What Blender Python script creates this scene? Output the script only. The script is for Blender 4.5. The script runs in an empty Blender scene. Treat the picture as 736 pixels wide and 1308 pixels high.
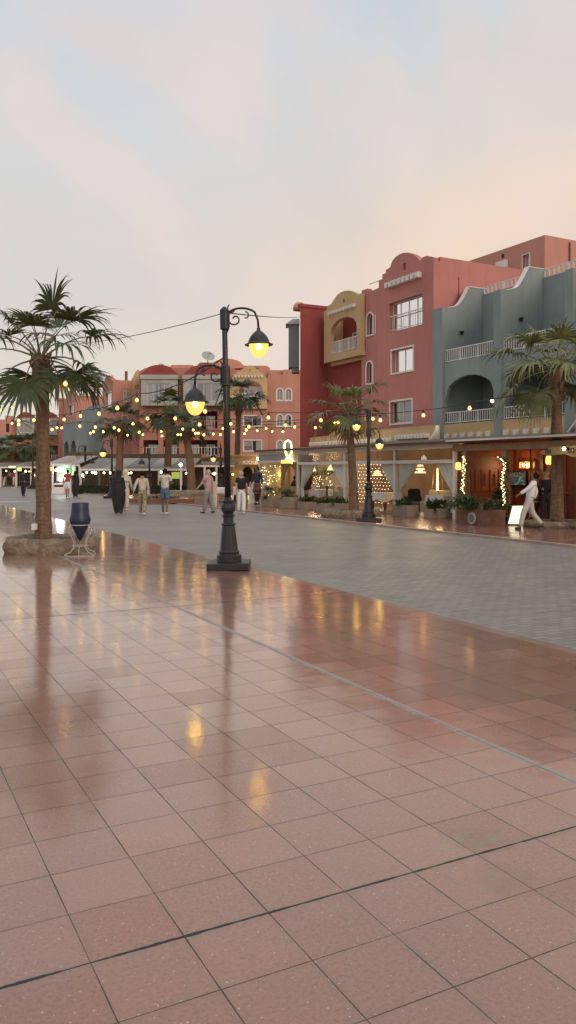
import bpy, bmesh, math, random
from mathutils import Vector, Matrix, noise
from mathutils.geometry import tessellate_polygon
R = math.radians
scene = bpy.context.scene
C = scene.collection
# ------------------------------------------------------------ camera, sky, sun, exposure
H = 1.75; F = 1040.0
cam = bpy.data.cameras.new('camera'); camo = bpy.data.objects.new('camera', cam); C.objects.link(camo)
cam.sensor_fit = 'VERTICAL'; cam.sensor_height = 36; cam.lens = F / 1308 * 36
cam.shift_y = -54 / 1308
cam.clip_start = 0.05; cam.clip_end = 3000
camo.location = (0, 0, H); camo.rotation_euler = (R(90), 0, 0)
scene.camera = camo
scene.view_settings.view_transform = 'Standard'; scene.view_settings.look = 'None'
scene.view_settings.exposure = 0.0; scene.view_settings.gamma = 1
scene.render.engine = 'CYCLES'
scene.cycles.use_denoising = True
scene.cycles.max_bounces = 5; scene.cycles.transparent_max_bounces = 12
scene.cycles.sample_clamp_indirect = 40

world = bpy.data.worlds.new("World"); scene.world = world; world.use_nodes = True
nt = world.node_tree; N = nt.nodes; LK = nt.links; N.clear()
def wn(t, **k):
    n = N.new(t)
    for a, b in k.items(): setattr(n, a, b)
    return n
wo = wn('ShaderNodeOutputWorld'); bg = wn('ShaderNodeBackground'); LK.new(bg.outputs[0], wo.inputs[0])
tc = wn('ShaderNodeTexCoord'); sx = wn('ShaderNodeSeparateXYZ'); LK.new(tc.outputs['Generated'], sx.inputs[0])
def wmath(op, a, b=None, c=None, clamp=False):
    n = wn('ShaderNodeMath', operation=op); n.use_clamp = clamp
    for i, v in enumerate((a, b, c)):
        if v is None: continue
        if isinstance(v, (int, float)): n.inputs[i].default_value = v
        else: LK.new(v, n.inputs[i])
    return n.outputs[0]
def wmix(f, a, b):
    n = wn('ShaderNodeMix', data_type='RGBA')
    if isinstance(f, (int, float)): n.inputs[0].default_value = f
    else: LK.new(f, n.inputs[0])
    for i, v in ((6, a), (7, b)):
        if isinstance(v, tuple): n.inputs[i].default_value = (*v, 1)
        else: LK.new(v, n.inputs[i])
    return n.outputs[2]
el = wmath('ABSOLUTE', sx.outputs[2])
# elevation ramp: pale warm grey at the horizon, cool grey blue higher up
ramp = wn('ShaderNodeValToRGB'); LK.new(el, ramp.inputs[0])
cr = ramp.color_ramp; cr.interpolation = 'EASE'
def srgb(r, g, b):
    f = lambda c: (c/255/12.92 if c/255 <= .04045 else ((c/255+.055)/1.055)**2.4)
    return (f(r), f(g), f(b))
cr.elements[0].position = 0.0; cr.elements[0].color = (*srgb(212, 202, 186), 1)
cr.elements[1].position = 1.0; cr.elements[1].color = (1.25, 1.22, 1.2, 1)  # unseen zenith brightened beyond the visible sky, to light surfaces
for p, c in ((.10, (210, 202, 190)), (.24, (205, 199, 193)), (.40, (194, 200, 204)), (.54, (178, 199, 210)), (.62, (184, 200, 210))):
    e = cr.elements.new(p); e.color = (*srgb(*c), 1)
# warm glow towards the right (where the sun has set)
xr = wn('ShaderNodeMapRange'); LK.new(sx.outputs[0], xr.inputs[0]); xr.inputs[1].default_value = -.22; xr.inputs[2].default_value = .38
xr.interpolation_type = 'SMOOTHSTEP'
er = wn('ShaderNodeMapRange'); LK.new(el, er.inputs[0]); er.inputs[1].default_value = .56; er.inputs[2].default_value = .10; er.interpolation_type = 'SMOOTHSTEP'
glow = wmath('MULTIPLY', xr.outputs[0], er.outputs[0])
# wispy cloud streaks
mp = wn('ShaderNodeMapping'); LK.new(tc.outputs['Generated'], mp.inputs[0]); mp.inputs['Scale'].default_value = (2.6, 2.6, 1.5); mp.inputs['Rotation'].default_value = (0, R(24), 0)
nz = wn('ShaderNodeTexNoise'); LK.new(mp.outputs[0], nz.inputs[0]); nz.inputs['Scale'].default_value = 1.6; nz.inputs['Detail'].default_value = 5; nz.inputs['Distortion'].default_value = 1.0; nz.inputs['Roughness'].default_value = .5
n1 = wn('ShaderNodeMapRange'); LK.new(nz.outputs[0], n1.inputs[0]); n1.inputs[1].default_value = .40; n1.inputs[2].default_value = .66; n1.interpolation_type = 'SMOOTHSTEP'
mp2 = wn('ShaderNodeMapping'); LK.new(tc.outputs['Generated'], mp2.inputs[0]); mp2.inputs['Scale'].default_value = (3.0, 3, 4.2); mp2.inputs['Location'].default_value = (3.1, 1, .4); mp2.inputs['Rotation'].default_value = (0, R(-20), 0)
nz2 = wn('ShaderNodeTexNoise'); LK.new(mp2.outputs[0], nz2.inputs[0]); nz2.inputs['Scale'].default_value = 1.2; nz2.inputs['Detail'].default_value = 6; nz2.inputs['Distortion'].default_value = .6
n2 = wn('ShaderNodeMapRange'); LK.new(nz2.outputs[0], n2.inputs[0]); n2.inputs[1].default_value = .42; n2.inputs[2].default_value = .68; n2.interpolation_type = 'SMOOTHSTEP'
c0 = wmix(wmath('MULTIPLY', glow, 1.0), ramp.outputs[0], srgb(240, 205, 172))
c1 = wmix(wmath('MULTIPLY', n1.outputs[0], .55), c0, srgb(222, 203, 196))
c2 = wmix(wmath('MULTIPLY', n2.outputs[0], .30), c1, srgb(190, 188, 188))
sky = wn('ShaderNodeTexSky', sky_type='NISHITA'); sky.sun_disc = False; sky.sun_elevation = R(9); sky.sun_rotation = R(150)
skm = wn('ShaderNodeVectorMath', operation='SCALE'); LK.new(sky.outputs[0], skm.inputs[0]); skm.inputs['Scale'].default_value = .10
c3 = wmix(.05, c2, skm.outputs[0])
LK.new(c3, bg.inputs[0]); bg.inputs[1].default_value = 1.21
sun = bpy.data.lights.new('sun', 'SUN'); sun.energy = 1.25; sun.angle = R(25); sun.color = (1, .80, .66)
so = bpy.data.objects.new('sun', sun); C.objects.link(so)
so.rotation_euler = Vector((-.60, 1.0, -.42)).to_track_quat('-Z', 'Y').to_euler()

# ------------------------------------------------------------ street frame: s runs up the street, t across it
TH = R(27.6)
A = Vector((-math.sin(TH), math.cos(TH), 0)); B = Vector((math.cos(TH), math.sin(TH), 0))
cA, sA = math.cos(TH), math.sin(TH)
def W(s, t, z=0): v = A*s + B*t; return Vector((v.x, v.y, z))
def G(u, v):                       # where a spot of the pavement lies
    Y = H*F/(v-600); return Vector(((u-368)/F*Y, Y, 0))
def onT(u, v, t):
    k = (u-368)/F; Y = t/(cA*k+sA); return (Y*(cA-sA*k), H+(600-v)*Y/F)
def onS(u, v, s):
    k = (u-368)/F; Y = s/(cA-sA*k); return (Y*(cA*k+sA), H+(600-v)*Y/F)
def onF(u, v, Y): return ((u-368)/F*Y, H+(600-v)*Y/F)
def PT(a, z, d): return W(a, d, z)
def PS(a, z, d): return W(d, a, z)
def PF(a, z, d): return Vector((a, d, z))

# ------------------------------------------------------------ materials
MATS = {}
def mat(name, col, rough=.7, var=.12, scale=3.0, bump=0.0, bscale=40, metal=0, spec=.5, emit=None, es=0, dirt=0.0, col2=None):
    if name in MATS: return MATS[name]
    m = bpy.data.materials.new(name); m.use_nodes = True; MATS[name] = m
    t = m.node_tree; n = t.nodes; l = t.links; b = n['Principled BSDF']
    b.inputs['Roughness'].default_value = rough; b.inputs['Metallic'].default_value = metal
    b.inputs['Specular IOR Level'].default_value = spec
    tcx = n.new('ShaderNodeTexCoord'); no = n.new('ShaderNodeTexNoise'); no.inputs['Scale'].default_value = scale; no.inputs['Detail'].default_value = 6; no.inputs['Roughness'].default_value = .6
    l.new(tcx.outputs['Object'], no.inputs[0])
    mx = n.new('ShaderNodeMix'); mx.data_type = 'RGBA'
    mr = n.new('ShaderNodeMapRange'); l.new(no.outputs[0], mr.inputs[0]); mr.inputs[1].default_value = .3; mr.inputs[2].default_value = .7
    l.new(mr.outputs[0], mx.inputs[0])
    c2_ = col2 if col2 else tuple(min(1, c*(1+var)) for c in col)
    mx.inputs[6].default_value = (*[c*(1-var) for c in col], 1); mx.inputs[7].default_value = (*c2_, 1)
    out = mx.outputs[2]
    if dirt:
        mpp = n.new('ShaderNodeMapping'); mpp.inputs['Scale'].default_value = (1.5, 1.5, .22); l.new(tcx.outputs['Object'], mpp.inputs[0])
        nn = n.new('ShaderNodeTexNoise'); nn.inputs['Scale'].default_value = 1.3; nn.inputs['Detail'].default_value = 8; nn.inputs['Roughness'].default_value = .7; l.new(mpp.outputs[0], nn.inputs[0])
        r2 = n.new('ShaderNodeMapRange'); l.new(nn.outputs[0], r2.inputs[0]); r2.inputs[1].default_value = .48; r2.inputs[2].default_value = .75; r2.inputs[4].default_value = dirt
        m2 = n.new('ShaderNodeMix'); m2.data_type = 'RGBA'; l.new(r2.outputs[0], m2.inputs[0]); l.new(out, m2.inputs[6]); m2.inputs[7].default_value = (*[c*.62+.012 for c in col], 1)
        out = m2.outputs[2]
    l.new(out, b.inputs['Base Color'])
    if bump:
        nb = n.new('ShaderNodeTexNoise'); nb.inputs['Scale'].default_value = bscale; nb.inputs['Detail'].default_value = 4; l.new(tcx.outputs['Object'], nb.inputs[0])
        bp = n.new('ShaderNodeBump'); bp.inputs['Strength'].default_value = bump; bp.inputs['Distance'].default_value = .02; l.new(nb.outputs[0], bp.inputs['Height']); l.new(bp.outputs[0], b.inputs['Normal'])
    if emit:
        b.inputs['Emission Color'].default_value = (*emit, 1); b.inputs['Emission Strength'].default_value = es
    return m
def emis(name, col, s):
    if name in MATS: return MATS[name]
    m = bpy.data.materials.new(name); m.use_nodes = True; MATS[name] = m; n = m.node_tree.nodes; n.clear()
    o = n.new('ShaderNodeOutputMaterial'); e = n.new('ShaderNodeEmission'); e.inputs[0].default_value = (*col, 1); e.inputs[1].default_value = s
    m.node_tree.links.new(e.outputs[0], o.inputs[0]); return m
def glassmat(name, tint=(.8, .85, .85), tr=.75, rough=.03, ior=1.5):
    if name in MATS: return MATS[name]
    m = bpy.data.materials.new(name); m.use_nodes = True; MATS[name] = m; n = m.node_tree.nodes; n.clear(); l = m.node_tree.links
    o = n.new('ShaderNodeOutputMaterial'); mx = n.new('ShaderNodeMixShader'); t = n.new('ShaderNodeBsdfTransparent'); t.inputs[0].default_value = (*tint, 1)
    g = n.new('ShaderNodeBsdfGlossy'); g.inputs['Roughness'].default_value = rough; g.inputs[0].default_value = (.9, .92, .95, 1)
    fr = n.new('ShaderNodeFresnel'); fr.inputs[0].default_value = ior
    ma = n.new('ShaderNodeMath'); ma.operation = 'ADD'; l.new(fr.outputs[0], ma.inputs[0]); ma.inputs[1].default_value = 1-tr; ma.use_clamp = True
    l.new(ma.outputs[0], mx.inputs[0]); l.new(t.outputs[0], mx.inputs[1]); l.new(g.outputs[0], mx.inputs[2]); l.new(mx.outputs[0], o.inputs[0]); return m

M_pink = mat('pink_render', (.48, .195, .17), .85, .10, .35, .25, 60, dirt=.5)
M_pinkside = M_pink
M_red = mat('deep_red_render', (.27, .055, .048), .85, .14, .35, .25, 60, dirt=.5)
M_yellow = mat('ochre_render', (.52, .365, .19), .85, .10, .4, .2, 60, dirt=.4)
M_grey = mat('bluegrey_render', (.24, .285, .28), .85, .12, .4, .25, 60, dirt=.5)
M_salmon = mat('salmon_render', (.50, .235, .175), .85, .10, .25, .2, 40, dirt=.45)
M_orange = mat('orange_red_render', (.44, .185, .13), .85, .1, .3, .2, 40, dirt=.4)
M_white = mat('white_paint', (.70, .66, .62), .6, .06, 4, 0, dirt=.25)
M_lightgrey = mat('pale_grey_render', (.36, .37, .35), .8, .1, .5, .1, 50, dirt=.3)
M_dark = mat('dark_interior', (.03, .025, .022), .9)  # near-black; as a backing it stands for unlit rooms behind windows
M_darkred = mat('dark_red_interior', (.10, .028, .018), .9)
M_frame = mat('white_frame', (.62, .60, .57), .5, .05)
M_glass = glassmat('window_glass', (.75, .78, .78), .80)
M_clear = glassmat('pavilion_glass', (.86, .88, .86), .96)
M_curtain = mat('curtain_cloth', (.40, .38, .34), .9, .1, 5)
M_sheer = mat('curtain_sheer', (.60, .61, .56), .9, .1, 5)
M_iron = mat('black_iron', (.012, .012, .013), .42, .3, 8, .15, 60, spec=.5)
M_wire = mat('black_wire', (.02, .02, .02), .6)
M_stone = mat('rough_stone', (.24, .20, .16), .9, .35, 4, 1.0, 14, dirt=.6)
M_soil = mat('dry_soil', (.10, .07, .05), .95, .3, 10, .6, 30)
M_wood = mat('brown_wood', (.16, .065, .03), .5, .3, 3, .2, 30)
M_redwood = mat('red_brown_wood', (.19, .045, .018), .45, .3, 3, .2, 30)
M_lightwood = mat('light_wood', (.26, .15, .08), .6, .2, 4, .2, 30)
M_terra = mat('terracotta', (.27, .14, .085), .85, .15, 3, .2, 30, dirt=.4)
M_cloth = mat('white_cloth', (.72, .72, .70), .85, .05)
M_leaf = mat('green_leaves', (.045, .085, .022), .6, .5, 6)
M_hedge = mat('hedge_leaves', (.028, .055, .018), .7, .5, 3)
M_skin = mat('tanned_skin', (.32, .17, .11), .6, .08)
M_skin2 = mat('pale_skin', (.50, .29, .21), .6, .08)
M_skin3 = mat('brown_skin', (.16, .08, .05), .6, .08)
M_warm = emis('warm_bulb', (1.0, .66, .20), 60)
M_warmw = emis('warm_white_bulb', (1.0, .80, .48), 14)
M_fairy = emis('fairy_light', (1.0, .80, .42), 9)
M_coolw = emis('cool_white_light', (.92, 1.0, .90), 7)

# floor shaders ------------------------------------------------
def nmath(t, op, *a, clamp=False):
    n = t.nodes.new('ShaderNodeMath'); n.operation = op; n.use_clamp = clamp
    for i, v in enumerate(a):
        if isinstance(v, (int, float)): n.inputs[i].default_value = v
        else: t.links.new(v, n.inputs[i])
    return n.outputs[0]
def nmix(t, f, a, b):
    n = t.nodes.new('ShaderNodeMix'); n.data_type = 'RGBA'
    for i, v in ((0, f), (6, a), (7, b)):
        if isinstance(v, (int, float)): n.inputs[i].default_value = v
        elif isinstance(v, tuple): n.inputs[i].default_value = (*v, 1)
        else: t.links.new(v, n.inputs[i])
    return n.outputs[2]
def nnoise(t, vec, sc, det=4, ro=.5, dist=0):
    n = t.nodes.new('ShaderNodeTexNoise'); t.links.new(vec, n.inputs[0]); n.inputs['Scale'].default_value = sc; n.inputs['Detail'].default_value = det; n.inputs['Roughness'].default_value = ro; n.inputs['Distortion'].default_value = dist
    return n.outputs[0]
def nrange(t, v, a, b, c=0, d=1):
    n = t.nodes.new('ShaderNodeMapRange'); t.links.new(v, n.inputs[0])
    for i, x in enumerate((a, b, c, d)): n.inputs[i+1].default_value = x
    return n.outputs[0]
def st_coords(t):
    tcx = t.nodes.new('ShaderNodeTexCoord')
    mpp = t.nodes.new('ShaderNodeMapping'); t.links.new(tcx.outputs['Object'], mpp.inputs[0])
    # rotate so that X = t (across), Y = s (along)
    mpp.inputs['Rotation'].default_value = (0, 0, -TH)
    sp = t.nodes.new('ShaderNodeSeparateXYZ'); t.links.new(mpp.outputs[0], sp.inputs[0])
    return mpp.outputs[0], sp.outputs[0], sp.outputs[1]
def floor_mat():
    m = bpy.data.materials.new('polished_granite_tiles'); m.use_nodes = True; t = m.node_tree; b = t.nodes['Principled BSDF']
    vec, T_, S_ = st_coords(t)
    g = .352
    ct = nmath(t, 'DIVIDE', nmath(t, 'SUBTRACT', T_, .366), g); cs = nmath(t, 'DIVIDE', nmath(t, 'SUBTRACT', S_, 2.885), g)
    ft = nmath(t, 'FRACT', ct); fs = nmath(t, 'FRACT', cs)
    dt = nmath(t, 'MULTIPLY', nmath(t, 'MINIMUM', ft, nmath(t, 'SUBTRACT', 1, ft)), g)
    ds = nmath(t, 'MULTIPLY', nmath(t, 'MINIMUM', fs, nmath(t, 'SUBTRACT', 1, fs)), g)
    cmb = t.nodes.new('ShaderNodeCombineXYZ'); t.links.new(nmath(t, 'FLOOR', ct), cmb.inputs[0]); t.links.new(nmath(t, 'FLOOR', cs), cmb.inputs[1])
    wnn = t.nodes.new('ShaderNodeTexWhiteNoise'); wnn.noise_dimensions = '2D'; t.links.new(cmb.outputs[0], wnn.inputs[0]); rnd = wnn.outputs[0]
    cmb2 = t.nodes.new('ShaderNodeVectorMath'); cmb2.operation = 'ADD'; t.links.new(cmb.outputs[0], cmb2.inputs[0]); cmb2.inputs[1].default_value = (17.3, 5.1, 0)
    wn2 = t.nodes.new('ShaderNodeTexWhiteNoise'); wn2.noise_dimensions = '2D'; t.links.new(cmb2.outputs[0], wn2.inputs[0]); rnd2 = wn2.outputs[0]
    wob = nnoise(t, vec, 9, 3)
    # joints: thin dark lines with varying width
    jw = nmath(t, 'MULTIPLY', nrange(t, nnoise(t, vec, 2.5, 3), .3, .7, .5, 1.6), .0016)
    joint_t = nmath(t, 'LESS_THAN', dt, nmath(t, 'MULTIPLY', jw, 1.3)); joint_s = nmath(t, 'LESS_THAN', ds, nmath(t, 'MULTIPLY', jw, 1.15))
    joint = nmath(t, 'MAXIMUM', joint_t, joint_s)
    # wide joints running across at s = 2.885 and 9.925
    def near(v, c, w): return nmath(t, 'LESS_THAN', nmath(t, 'ABSOLUTE', nmath(t, 'SUBTRACT', v, c)), w)
    ww = nmath(t, 'MULTIPLY', nrange(t, nnoise(t, vec, 5, 6, .7), .35, .65, .25, 1.5), .0075)
    wide = nmath(t, 'MAXIMUM', near(S_, 2.885, ww), near(S_, 9.925, nmath(t, 'MULTIPLY', ww, 2.0)))
    # old cement patch line at t = 3.54
    pw = nmath(t, 'ADD', .010, nmath(t, 'MULTIPLY', nrange(t, nnoise(t, vec, 9, 6, .75), .32, .68), .042))
    patch = near(nmath(t, 'ADD', T_, nmath(t, 'MULTIPLY', nmath(t, 'SUBTRACT', wob, .5), .03)), 3.545, pw)
    # colour
    base = nmix(t, rnd, (.195, .073, .046), (.245, .099, .064))
    dk = nrange(t, rnd2, .86, .9); base = nmix(t, nmath(t, 'MULTIPLY', dk, .28), base, (.165, .058, .043))
    far = nrange(t, T_, 3.5, 3.6); warm = nmix(t, nrange(t, rnd, .35, .9), (.150, .050, .030), (.29, .125, .082))
    base = nmix(t, nmath(t, 'MULTIPLY', far, .75), base, warm)
    blot = nrange(t, nnoise(t, vec, .8, 6, .65), .35, .7); base = nmix(t, nmath(t, 'MULTIPLY', blot, .5), base, (.185, .088, .062))
    sp = nrange(t, nnoise(t, vec, 210, 2, .7), .60, .72); base = nmix(t, nmath(t, 'MULTIPLY', sp, .55), base, (.42, .27, .22))
    sp2 = nrange(t, nnoise(t, vec, 130, 3, .8), .38, .28); base = nmix(t, nmath(t, 'MULTIPLY', sp2, .5), base, (.09, .04, .033))
    gr = nnoise(t, vec, 55, 6, .85); base = nmix(t, nrange(t, gr, .35, .68, 0, .55), base, (.38, .19, .125)); base = nmix(t, nrange(t, gr, .48, .30, 0, .6), base, (.095, .040, .026))
    edge = nmath(t, 'MULTIPLY', nrange(t, nmath(t, 'MINIMUM', dt, ds), .035, 0), nrange(t, nnoise(t, vec, 8, 5, .7), .4, .65)); base = nmix(t, nmath(t, 'MULTIPLY', edge, .5), base, (.12, .085, .068))
    vo = t.nodes.new('ShaderNodeTexVoronoi'); t.links.new(vec, vo.inputs[0]); vo.inputs['Scale'].default_value = 52; vo.inputs['Randomness'].default_value = 1
    vsel = nmath(t, 'MULTIPLY', nmath(t, 'LESS_THAN', vo.outputs[0], nrange(t, nnoise(t, vec, 40, 2), .45, .75, .05, .26)), nmath(t, 'GREATER_THAN', nnoise(t, vec, 24, 2), .44))
    base = nmix(t, nmath(t, 'MULTIPLY', vsel, .75), base, (.55, .40, .33))
    # cement smears near the wide joint on the right
    def blob(s0, t0, r):
        d = nmath(t, 'SQRT', nmath(t, 'ADD', nmath(t, 'POWER', nmath(t, 'SUBTRACT', S_, s0), 2), nmath(t, 'POWER', nmath(t, 'SUBTRACT', T_, t0), 2)))
        return nrange(t, nmath(t, 'ADD', d, nmath(t, 'MULTIPLY', nmath(t, 'SUBTRACT', nnoise(t, vec, 5, 4), .5), .22)), r, r*.45)
    sm = nmath(t, 'MAXIMUM', blob(3.02, 2.62, .19), blob(2.66, 2.42, .17), clamp=True)
    js = nmath(t, 'MULTIPLY', near(S_, 2.875, .028), nrange(t, nnoise(t, vec, 18, 5, .7), .38, .58))
    sm = nmath(t, 'MAXIMUM', sm, js)
    base = nmix(t, nmath(t, 'MULTIPLY', sm, nrange(t, nnoise(t, vec, 16, 6, .75), .4, .62, .15, .75)), base, (.205, .165, .135))
    base = nmix(t, patch, base, nmix(t, nnoise(t, vec, 22, 6, .8), (.17, .14, .125), (.40, .36, .33)))
    # border strip beside the road
    bord = nmath(t, 'GREATER_THAN', T_, 5.98); base = nmix(t, nmath(t, 'MULTIPLY', bord, .8), base, nmix(t, nnoise(t, vec, 4, 4), (.25, .14, .11), (.36, .25, .21)))
    base = nmix(t, nmath(t, 'MULTIPLY', nrange(t, rnd2, .0, .35, .35, 0), 1.0), base, (.34, .165, .115))
    base = nmix(t, nmath(t, 'MULTIPLY', joint, .78), base, (.04, .026, .022)); base = nmix(t, wide, base, (.032, .026, .024))
    t.links.new(base, b.inputs['Base Color'])
    ro = nmath(t, 'ADD', nrange(t, nnoise(t, vec, 1.1, 5, .6), .3, .7, .22, .34), nmath(t, 'MULTIPLY', rnd2, .05))
    ro = nmath(t, 'ADD', ro, nmath(t, 'MULTIPLY', nmath(t, 'MAXIMUM', nmath(t, 'MAXIMUM', patch, wide), nmath(t, 'MAXIMUM', joint, nmath(t, 'MULTIPLY', sm, .3))), .45))
    ro = nmath(t, 'ADD', ro, nmath(t, 'MULTIPLY', bord, .15)); ro = nmath(t, 'ADD', ro, nmath(t, 'MULTIPLY', dk, .04))
    t.links.new(ro, b.inputs['Roughness'])
    b.inputs['IOR'].default_value = 1.38; b.inputs['Coat Weight'].default_value = 1.0; b.inputs['Coat IOR'].default_value = 1.68; b.inputs['Coat Roughness'].default_value = .05
    t.links.new(nmath(t, 'SUBTRACT', 1, nmath(t, 'MULTIPLY', nmath(t, 'MAXIMUM', nmath(t, 'MAXIMUM', patch, wide), nmath(t, 'MAXIMUM', joint, nmath(t, 'MAXIMUM', nmath(t, 'MULTIPLY', sm, .35), nmath(t, 'MULTIPLY', dk, .15)))), .9)), b.inputs['Coat Weight'])
    t.links.new(nrange(t, nnoise(t, vec, 1.7, 4, .6), .3, .7, .03, .10), b.inputs['Coat Roughness'])
    hgt = nmath(t, 'ADD', nmath(t, 'MULTIPLY', nnoise(t, vec, 4.5, 2, .4), .0016), nmath(t, 'MULTIPLY', nnoise(t, vec, 160, 2), .00022))
    hgt = nmath(t, 'SUBTRACT', hgt, nmath(t, 'MULTIPLY', nmath(t, 'MAXIMUM', joint, wide), .002))
    # each tile very slightly tilted
    hgt = nmath(t, 'ADD', hgt, nmath(t, 'MULTIPLY', nmath(t, 'MULTIPLY', nmath(t, 'SUBTRACT', rnd, .5), fs), .0022))
    hgt = nmath(t, 'ADD', hgt, nmath(t, 'MULTIPLY', nmath(t, 'MULTIPLY', nmath(t, 'SUBTRACT', rnd2, .5), ft), .0014))
    bp = t.nodes.new('ShaderNodeBump'); bp.inputs['Strength'].default_value = .9; bp.inputs['Distance'].default_value = 1.0
    t.links.new(bp.outputs[0], b.inputs['Coat Normal']); t.links.new(hgt, bp.inputs['Height']); t.links.new(bp.outputs[0], b.inputs['Normal'])
    return m
def road_mat():
    m = bpy.data.materials.new('grey_block_paving'); m.use_nodes = True; t = m.node_tree; b = t.nodes['Principled BSDF']
    vec, T_, S_ = st_coords(t)
    br = t.nodes.new('ShaderNodeTexBrick'); t.links.new(vec, br.inputs[0]); br.inputs['Scale'].default_value = 1; br.inputs['Brick Width'].default_value = .22; br.inputs['Row Height'].default_value = .11; br.inputs['Mortar Size'].default_value = .006
    br.inputs['Color1'].default_value = (.175, .160, .140, 1); br.inputs['Color2'].default_value = (.245, .222, .195, 1); br.inputs['Mortar'].default_value = (.075, .068, .06, 1); br.inputs['Bias'].default_value = 0
    c = nmix(t, nmath(t, 'MULTIPLY', nrange(t, nnoise(t, vec, .35, 6, .65), .35, .7), .35), br.outputs[0], (.12, .112, .10))
    c = nmix(t, nmath(t, 'MULTIPLY', nrange(t, nnoise(t, vec, 2.5, 6, .7), .55, .75), .3), c, (.26, .235, .21))
    t.links.new(c, b.inputs['Base Color'])
    t.links.new(nrange(t, nnoise(t, vec, .5, 4), .3, .7, .42, .58), b.inputs['Roughness'])
    bp = t.nodes.new('ShaderNodeBump'); bp.inputs['Strength'].default_value = .6; bp.inputs['Distance'].default_value = .006
    t.links.new(nmath(t, 'ADD', nmath(t, 'SUBTRACT', 1, br.outputs[1]), nmath(t, 'MULTIPLY', nnoise(t, vec, 60, 3), .4)), bp.inputs['Height']); t.links.new(bp.outputs[0], b.inputs['Normal'])
    return m
def walk_mat():
    m = bpy.data.materials.new('pink_pavement_tiles'); m.use_nodes = True; t = m.node_tree; b = t.nodes['Principled BSDF']
    vec, T_, S_ = st_coords(t)
    br = t.nodes.new('ShaderNodeTexBrick'); t.links.new(vec, br.inputs[0]); br.offset = 0; br.inputs['Scale'].default_value = 1; br.inputs['Brick Width'].default_value = .352; br.inputs['Row Height'].default_value = .352; br.inputs['Mortar Size'].default_value = .004
    br.inputs['Color1'].default_value = (.21, .095, .072, 1); br.inputs['Color2'].default_value = (.27, .135, .105, 1); br.inputs['Mortar'].default_value = (.10, .06, .05, 1)
    c = nmix(t, nmath(t, 'MULTIPLY', nrange(t, nnoise(t, vec, .9, 6, .65), .35, .7), .4), br.outputs[0], (.15, .085, .068))
    t.links.new(c, b.inputs['Base Color']); t.links.new(nrange(t, nnoise(t, vec, 1.2, 4), .3, .7, .12, .26), b.inputs['Roughness'])
    bp = t.nodes.new('ShaderNodeBump'); bp.inputs['Strength'].default_value = .6; bp.inputs['Distance'].default_value = .01; t.links.new(nnoise(t, vec, 5, 3), bp.inputs['Height']); t.links.new(bp.outputs[0], b.inputs['Normal'])
    return m

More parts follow.
